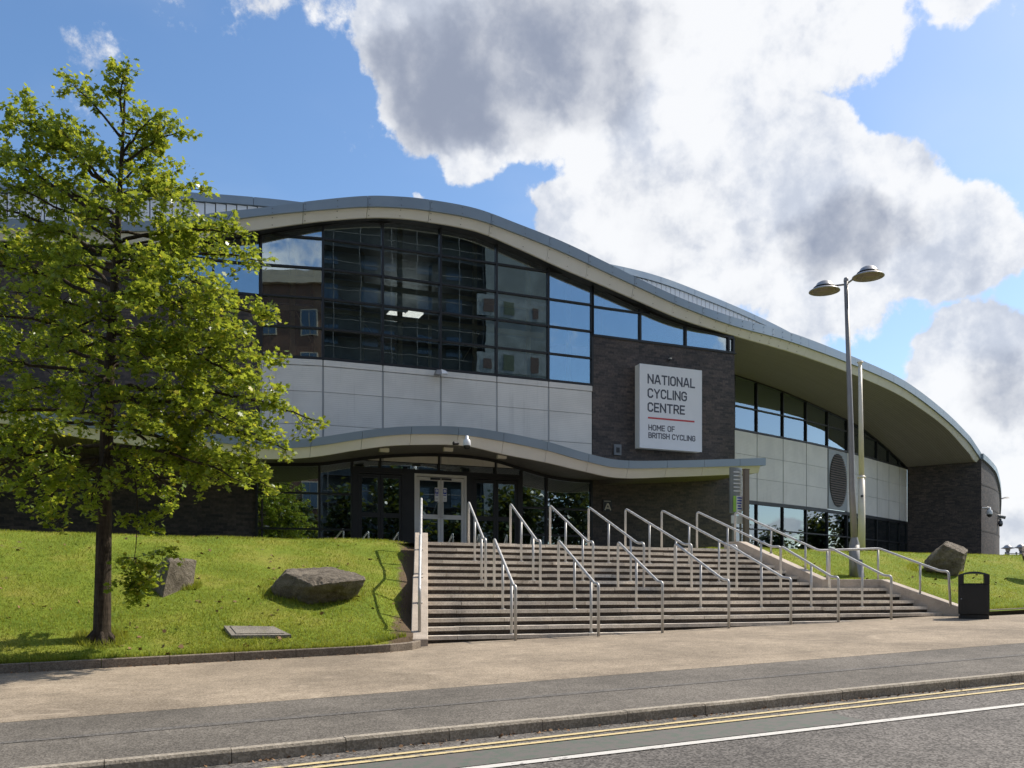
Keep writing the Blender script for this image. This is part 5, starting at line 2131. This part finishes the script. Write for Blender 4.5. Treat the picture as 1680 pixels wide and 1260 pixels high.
def big_tree():
    r = random.Random(21)
    K = 14.0
    # find the foot on the bank
    k = K
    for _ in range(60):
        q = atK(166, 1050, k)
        k += (q.z - z_left(q.x, q.y)) / .4 * .5
    K = k
    base = atK(166, 1050, K)
    t = thing('oak_tree', 'young oak tree with lobed yellow-green leaves on the left bank', 'tree', None, (base.x, base.y, base.z))
    o = Vector((base.x, base.y, base.z))
    tp = [(167, 1060, 0), (169, 950, 0), (172, 800, .02), (176, 690, .05), (180, 600, .05), (186, 500, .0), (192, 400, -.05), (197, 300, 0), (203, 200, .05), (206, 122, .05)]
    tw = [atK(x, y, K + d) for x, y, d in tp]
    rad = [.135, .118, .105, .095, .080, .066, .05, .036, .022, .006]
    # flare at the foot
    T = [tw[0]] + [tw[0].lerp(tw[1], .08), tw[0].lerp(tw[1], .22)] + tw[1:]
    Rd = [.25, .165, .13] + rad[1:]
    bm_ = MB().tube([q - o for q in T], Rd, 18)
    for i in range(7):
        a = 6.283 * i / 7 + .3
        d = Vector((math.cos(a), math.sin(a), 0))
        f = base + d * r.uniform(.20, .30)
        f.z = z_left(f.x, f.y) - .03
        bm_.tube([base + d * .08 + Vector((0, 0, .16)) - o, base + d * .15 + Vector((0, 0, .05)) - o, f - o], [.03, .045, .012], 7)
    bm_.build('trunk', 'bark', t, True)

    def trunk_at(y):
        for (x0, y0, d0), (x1, y1, d1) in zip(tp, tp[1:]):
            if y1 <= y <= y0:
                f = (y0 - y) / (y0 - y1)
                return atK(x0 + (x1 - x0) * f, y, K + d0 + (d1 - d0) * f)
        return tw[-1]
    limbs = [(640, 517, 690, .2), (690, 468, 738, -.4), (700, 440, 798, .1), (735, 395, 790, -.8), (575, 448, 592, .4), (545, 418, 640, -.5), (505, 440, 520, .1), (480, 400, 560, -.9), (430, 428, 428, .2), (440, 350, 480, -1.1),
             (400, 398, 388, -.3), (380, 340, 420, .9), (335, 330, 312, .2), (320, 300, 330, -.7), (270, 297, 215, .1), (255, 255, 190, -.3), (215, 256, 235, .3), (230, 120, 140, .0), (330, 62, 205, .1), (325, 15, 190, .3), (300, 100, 215, -.5),
             (380, -30, 250, .2), (400, 10, 300, -.8), (430, -60, 330, -.3), (470, 20, 400, .9), (500, -80, 430, .2), (530, 30, 480, -1.0), (560, -70, 520, -.5), (600, -20, 570, .9), (620, -90, 610, .1), (640, 40, 640, -1.1),
             (680, -90, 700, -.4), (700, 10, 720, .9), (730, -60, 790, .1), (750, 25, 800, -.7), (745, 95, 855, -.2), (760, 60, 835, .5), (735, 150, 830, -.9), (690, 330, 800, -.3), (720, 290, 815, .5),
             (640, 260, 700, -1.3), (560, 250, 600, -1.4), (500, 220, 500, -1.4), (430, 230, 420, -1.2), (350, 210, 340, -1.0), (620, 130, 680, -1.4), (520, 100, 560, -1.4), (450, 110, 440, -1.3), (380, 130, 360, -1.1),
             (640, 240, 700, 1.3), (540, 260, 560, 1.4), (450, 240, 450, 1.3), (560, 110, 600, 1.4), (470, 100, 470, 1.3), (380, 150, 350, 1.0), (300, 160, 260, -.5), (260, 225, 250, .4), (200, 206, 118, 0),
             (330, 270, 290, -.3), (360, 60, 300, .6), (600, 380, 640, .9), (660, 400, 700, -.9), (300, 250, 262, .5), (420, 330, 370, .5), (600, 320, 560, -1.0)]
    br = MB()
    tw_ = MB()
    pos = []

    def sprout(p, d, length, dens):
        """a leafy twig"""
        q = p + d * length
        ctl = p + d * length * .5 + Vector((0, 0, r.uniform(-.03, .10))) * length
        pts = bez(p, ctl, q, 4)
        tw_.tube([x - o for x in pts], .006, 3, False, .002)
        nl = max(3, int(length * dens))
        for _ in range(nl):
            f = r.choice((.38, .62, .82, 1.0, 1.0)) + r.uniform(-.04, .04)
            c = p * (1 - f) ** 2 + ctl * 2 * f * (1 - f) + q * f * f
            pos.append(c - o + Vector((r.gauss(0, .042), r.gauss(0, .042), r.gauss(-.01, .036))))

    def limb(a, tip, droop=.0):
        L = (tip - a).length
        ctl = a.lerp(tip, .5) + Vector((r.uniform(-.1, .1), r.uniform(-.1, .1), L * (.13 - droop)))
        n = max(6, int(L / .16))
        pts = bez(a, ctl, tip, n)
        pts = [p + Vector((r.gauss(0, .014), r.gauss(0, .014), r.gauss(0, .014))) * (1 if 0 < i < n else 0) for i, p in enumerate(pts)]
        r0 = .009 + .010 * L
        br.tube([p - o for p in pts], [r0 * (1 - .85 * i / n) + .003 for i in range(n + 1)], 7, False)
        main = (tip - a).normalized()
        for i in range(1, n + 1):
            f = i / n
            if f < .28:
                continue
            for _ in range(r.choice((2, 3)) if f < .95 else 3):
                rnd = Vector((r.gauss(0, 1), r.gauss(0, 1), r.gauss(.1, .55)))
                d = (main * .55 + rnd.normalized() * .75).normalized()
                ln = (.22 + .36 * (1 - abs(f - .55)) * min(L, 2.2) / 2.2) * r.uniform(.55, 1.15)
                if f > .9:
                    ln *= .5
                sprout(pts[i], d, ln, 70)
                if ln > .3 and r.random() < .6:
                    m_ = pts[i] + d * ln * .55
                    d2 = (d * .5 + Vector((r.gauss(0, 1), r.gauss(0, 1), r.gauss(0, .6))).normalized() * .8).normalized()
                    sprout(m_, d2, ln * .6, 62)
    for y0, tx, ty, dk in limbs:
        limb(trunk_at(y0), atK(tx, ty, K + dk))
    # the hanging spray right of the trunk
    a = trunk_at(745)
    way = [a, atK(222, 770, K - .3), atK(226, 850, K - .35), atK(222, 915, K - .35), atK(205, 965, K - .35)]
    br.tube([q - o for q in round_path(way, .3)], .012, 6, False, .004)
    for tgt in ((262, 868, -.3), (272, 830, -.2), (285, 900, -.35), (236, 925, -.4), (196, 955, -.35), (236, 960, -.4), (226, 985, -.35), (200, 915, -.4), (248, 935, -.3), (208, 845, -.5), (215, 985, -.2)):
        st_ = way[2] if tgt[1] < 880 else way[3]
        e_ = atK(tgt[0], tgt[1], K + tgt[2])
        d = e_ - st_
        sprout(st_, d.normalized(), d.length, 85)
        for _ in range(4):
            sprout(st_ + d * r.uniform(.4, 1.0), Vector((r.gauss(0, 1), r.gauss(0, 1), -.5)).normalized(), .20, 80)
    # top leader
    for y in range(130, 330, 16):
        q = trunk_at(y)
        for _ in range(2):
            sprout(q, Vector((r.gauss(0, 1), r.gauss(0, 1), .9)).normalized(), r.uniform(.12, .3), 40)
    br.build('branches', 'bark', t, True)
    tw_.build('twigs', 'twig', t)
    cr = leaves('crown', pos, (.050, .108), LEAF, 'oak_leaf', t, 9)
    return t, len(pos)


tree, nleaf = big_tree()
print('leaves', nleaf)


def plain_tree(u, v, h, rad, label, seed, n=4400):
    r = random.Random(seed)
    z = zpav(u, v) if -10 < v < 20 and u < 60 else zpav(u, v) - .7
    t = thing('broadleaf_tree', label, 'tree', 'trees seen mirrored in the glass', (u, v, z))
    MB().tube([(0, 0, -.3), (.05, 0, h * .3), (.0, .1, h * .62), (.05, 0, h * .9)], [.2, .15, .09, .02], 10).build('trunk', 'bark', t, True)
    br = MB()
    pos = []
    for i in range(34):
        a = r.uniform(0, 6.283)
        f = r.uniform(.22, 1.0)
        e = rad * math.sqrt(max(.05, 1 - ((f - .55) / .5) ** 2)) * r.uniform(.55, 1.0)
        tip = Vector((math.cos(a) * e, math.sin(a) * e, h * (f * .82 + .16)))
        st = Vector((0, 0, h * max(.18, f * .82)))
        br.tube(bez(st, st.lerp(tip, .5) + Vector((0, 0, .1 * h)), tip, 4), .05, 5, False, .01)
        for _ in range(n // 34):
            c = st.lerp(tip, r.uniform(.35, 1.05))
            s_ = rad * .17
            pos.append(c + Vector((r.gauss(0, s_), r.gauss(0, s_), r.gauss(0, s_ * .9))))
    br.build('branches', 'bark', t, True)
    leaves('crown', pos, (.22, .42), LEAF_FAR, 'far_leaf', t, seed)


side = [(-8.5, -6.8, 8.0, 2.6), (-2.5, -6.4, 7.6, 2.5), (4.2, -6.9, 8.6, 2.6), (10.5, -6.6, 8.2, 2.3), (15.2, -7.0, 9.2, 2.7), (20.0, -6.5, 7.4, 2.2), (24.5, -7.0, 8.8, 2.6), (29.5, -6.6, 9.6, 2.9), (34.5, -7.0, 9.0, 2.6)]
for i, (u, v, h, rd) in enumerate(side):
    plain_tree(u, v, h, rd, 'leafy tree across the road mirrored in the entrance glass, %s from the left' % ords[i], 40 + i)
for i, (u, v, h, rd) in enumerate([(62, 27, 6.2, 2.6), (66, 22, 5.2, 2.3), (70, 16, 6.0, 2.6), (75, 11.5, 4.6, 2.2), (58, 33, 7.2, 2.8)]):
    plain_tree(u, v, h, rd, 'tree beyond the right bank mirrored in the low recess windows, number %s from the hall' % ['two', 'three', 'four', 'five', 'one'][i], 60 + i)

# ------------------------------------------------------------------ buildings across the road, seen only as reflections
rb = thing('brick_apartment_block', 'brown brick apartment block with tall windows, mirrored in the leftmost glass bay', 'building', None, (0, 0, 0))
brick_wall((-1.0, -14.0), (-26.0, -14.0), -1.5, 23.0, 12.0, 'brick_wall', 'brick_red', rb)
MB().box((-26.3, -26.3, 23.0), (-.7, -13.6, 23.9)).build('parapet', 'stone_band', rb)
for fl_ in range(7):
    for c_ in range(7):
        xx = -3.6 - c_ * 2.9
        zz = .8 + fl_ * 3.1
        f_ = MB().box((xx - .62, -14.02, zz), (xx + .62, -13.93, zz + 1.9)).build('window', 'stone_band', rb)
        MB().box((xx - .52, -13.95, zz + .08), (xx - .03, -13.91, zz + 1.82)).box((xx + .03, -13.95, zz + .08), (xx + .52, -13.91, zz + 1.82)).build('pane', 'far_window', f_)
sb_ = thing('scaffolded_block', 'tall grey block wrapped in scaffolding and netting, mirrored in the middle glass bays', 'building', None, (0, 0, 0))
MB().box((9.5, -34, -1.5), (32.5, -20, 33)).build('wall', 'netting', sb_)
for i in range(12):
    x = 9.7 + i * 2.05
    MB().tube([(x, -18.6, -1.2), (x, -18.6, 34.2)], .035, 6).build('pole', 'scaffold', sb_)
for j in range(15):
    z = 1.2 + j * 2.2
    MB().box((9.4, -19.9, z), (32.6, -18.7, z + .06)).build('deck', 'scaffold', sb_)
    MB().tube([(9.4, -18.6, z + 1.0), (32.6, -18.6, z + 1.0)], .035, 6).build('guard_rail', 'scaffold', sb_)
for i in range(8):
    x = 10 + i * 2.8
    MB().tube([(x, -18.55, 2 + (i % 3) * 4.4), (x + 2.4, -18.55, 8.6 + (i % 3) * 4.4)], .03, 6).build('brace', 'scaffold', sb_)
rr_ = random.Random(8)
MB().box((26.3, -18.58, -.6), (32.6, -18.52, 33.5)).build('sheeting', 'sheeting', sb_)
for z in (14.5, 19.0, 23.5):
    MB().box((25.5, -18.5, z), (32.4, -18.46, z + 1.7)).build('banner', 'banner_pale', sb_)
    for i in range(3):
        x = 26.2 + i * 2.3
        MB().box((x + rr_.uniform(-.2, .2), -18.45, z + rr_.uniform(.15, .4)), (x + rr_.uniform(.6, 1.0), -18.42, z + rr_.uniform(1.1, 1.5))).build('banner_print', 'terracotta' if i != 1 else 'banner_green', sb_)
for fl_ in range(10):
    for c_ in range(7):
        x = 11 + c_ * 3.1
        z = 1.8 + fl_ * 3.1
        MB().box((x, -20.05, z), (x + 1.3, -19.93, z + 1.5)).build('window', 'far_window', sb_)

# fallen leaves on the banks
rr_ = random.Random(77)
pos = []
while len(pos) < 420:
    u, v = samp_left(rr_) if rr_.random() < .65 else samp_right(rr_)
    if u is None:
        continue
    z = z_left(u, v) if u < 7 else z_right(u, v)
    if noise.noise(Vector((u * .7, v * .7, 9.0))) > -.05:
        pos.append((u, v, z + .02))
fl_ = leaves('fallen_leaves', pos, (.06, .11), LEAF, 'dry_leaf', None, 12, 0.0)
fl_['kind'] = 'stuff'
fl_['label'] = 'scattered dry brown leaves on the grass banks'
fl_['category'] = 'leaves'

# longer grass left standing along edgings, walls, boulders and the trunk
rr_ = random.Random(91)
tuft = []
rocks = [(atK(520, 985, 16.8), .95), (atK(290, 980, 16.4), .42), (atK(1550, 940, 25.6), .75)]
tb = bpy.data.objects['oak_tree'].location
while len(tuft) < 9000:
    q = rr_.random()
    if q < .40:
        u = rr_.uniform(-7.5, 4.4)
        v = front_left(u) + .06 + abs(rr_.gauss(0, .05))
        z = z_left(u, v)
    elif q < .52:
        u = rr_.uniform(18.9, 29)
        v = 15.82 - .01 * (u - 18.75) + abs(rr_.gauss(0, .06))
        z = z_right(u, v)
    elif q < .62:
        v = rr_.uniform(15.6, 20.4)
        u = right_edge(v) + .12 + abs(rr_.gauss(0, .08))
        z = z_right(u, v)
    elif q < .70:
        a = rr_.uniform(0, 6.283)
        d_ = rr_.uniform(.2, .4)
        u, v = tb.x + d_ * math.cos(a), tb.y + d_ * math.sin(a)
        z = z_left(u, v)
    else:
        c_, r_ = rr_.choice(rocks)
        a = rr_.uniform(0, 6.283)
        d_ = r_ * rr_.uniform(.7, 1.12)
        u, v = c_.x + d_ * math.cos(a) , c_.y + .35 + d_ * .75 * math.sin(a)
        z = z_left(u, v) if u < 7 else z_right(u, v)
    h = rr_.uniform(.05, .12)
    a = rr_.uniform(0, 6.283)
    w = rr_.uniform(.005, .009)
    lx, ly = rr_.gauss(0, .35) * h, rr_.gauss(0, .35) * h
    tuft.append(((u - w * math.cos(a), v - w * math.sin(a), z - .005), (u + w * math.cos(a), v + w * math.sin(a), z - .005), (u + lx, v + ly, z + h)))
gt_ = fast_mesh('grass', np.array(tuft, dtype=np.float32).reshape(-1, 3), 3, 'grass_blade')
gt_['kind'] = 'stuff'
gt_['label'] = 'longer grass tufts along edgings, walls and boulders'
gt_['category'] = 'grass'
# dry bits gathered in the gutter and on the path edge
pos = []
for _ in range(520):
    u = rr_.uniform(-1, 13)
    if rr_.random() < .7:
        v = kerbV(u) - abs(rr_.gauss(0, .05)) - .01
        pos.append((u, v, zpav(u, v) - .092))
    else:
        u = rr_.uniform(-4, 4.3)
        v = lawnV(u) - abs(rr_.gauss(0, .06)) - .01
        pos.append((u, v, zpav(u, v) + .008))
lt_ = leaves('gutter_litter', pos, (.015, .045), LEAF_FAR, 'dry_leaf', None, 13, 0.0)
lt_['kind'] = 'stuff'
lt_['label'] = 'dry leaf bits gathered in the gutter and along the lawn edging'
lt_['category'] = 'leaves'
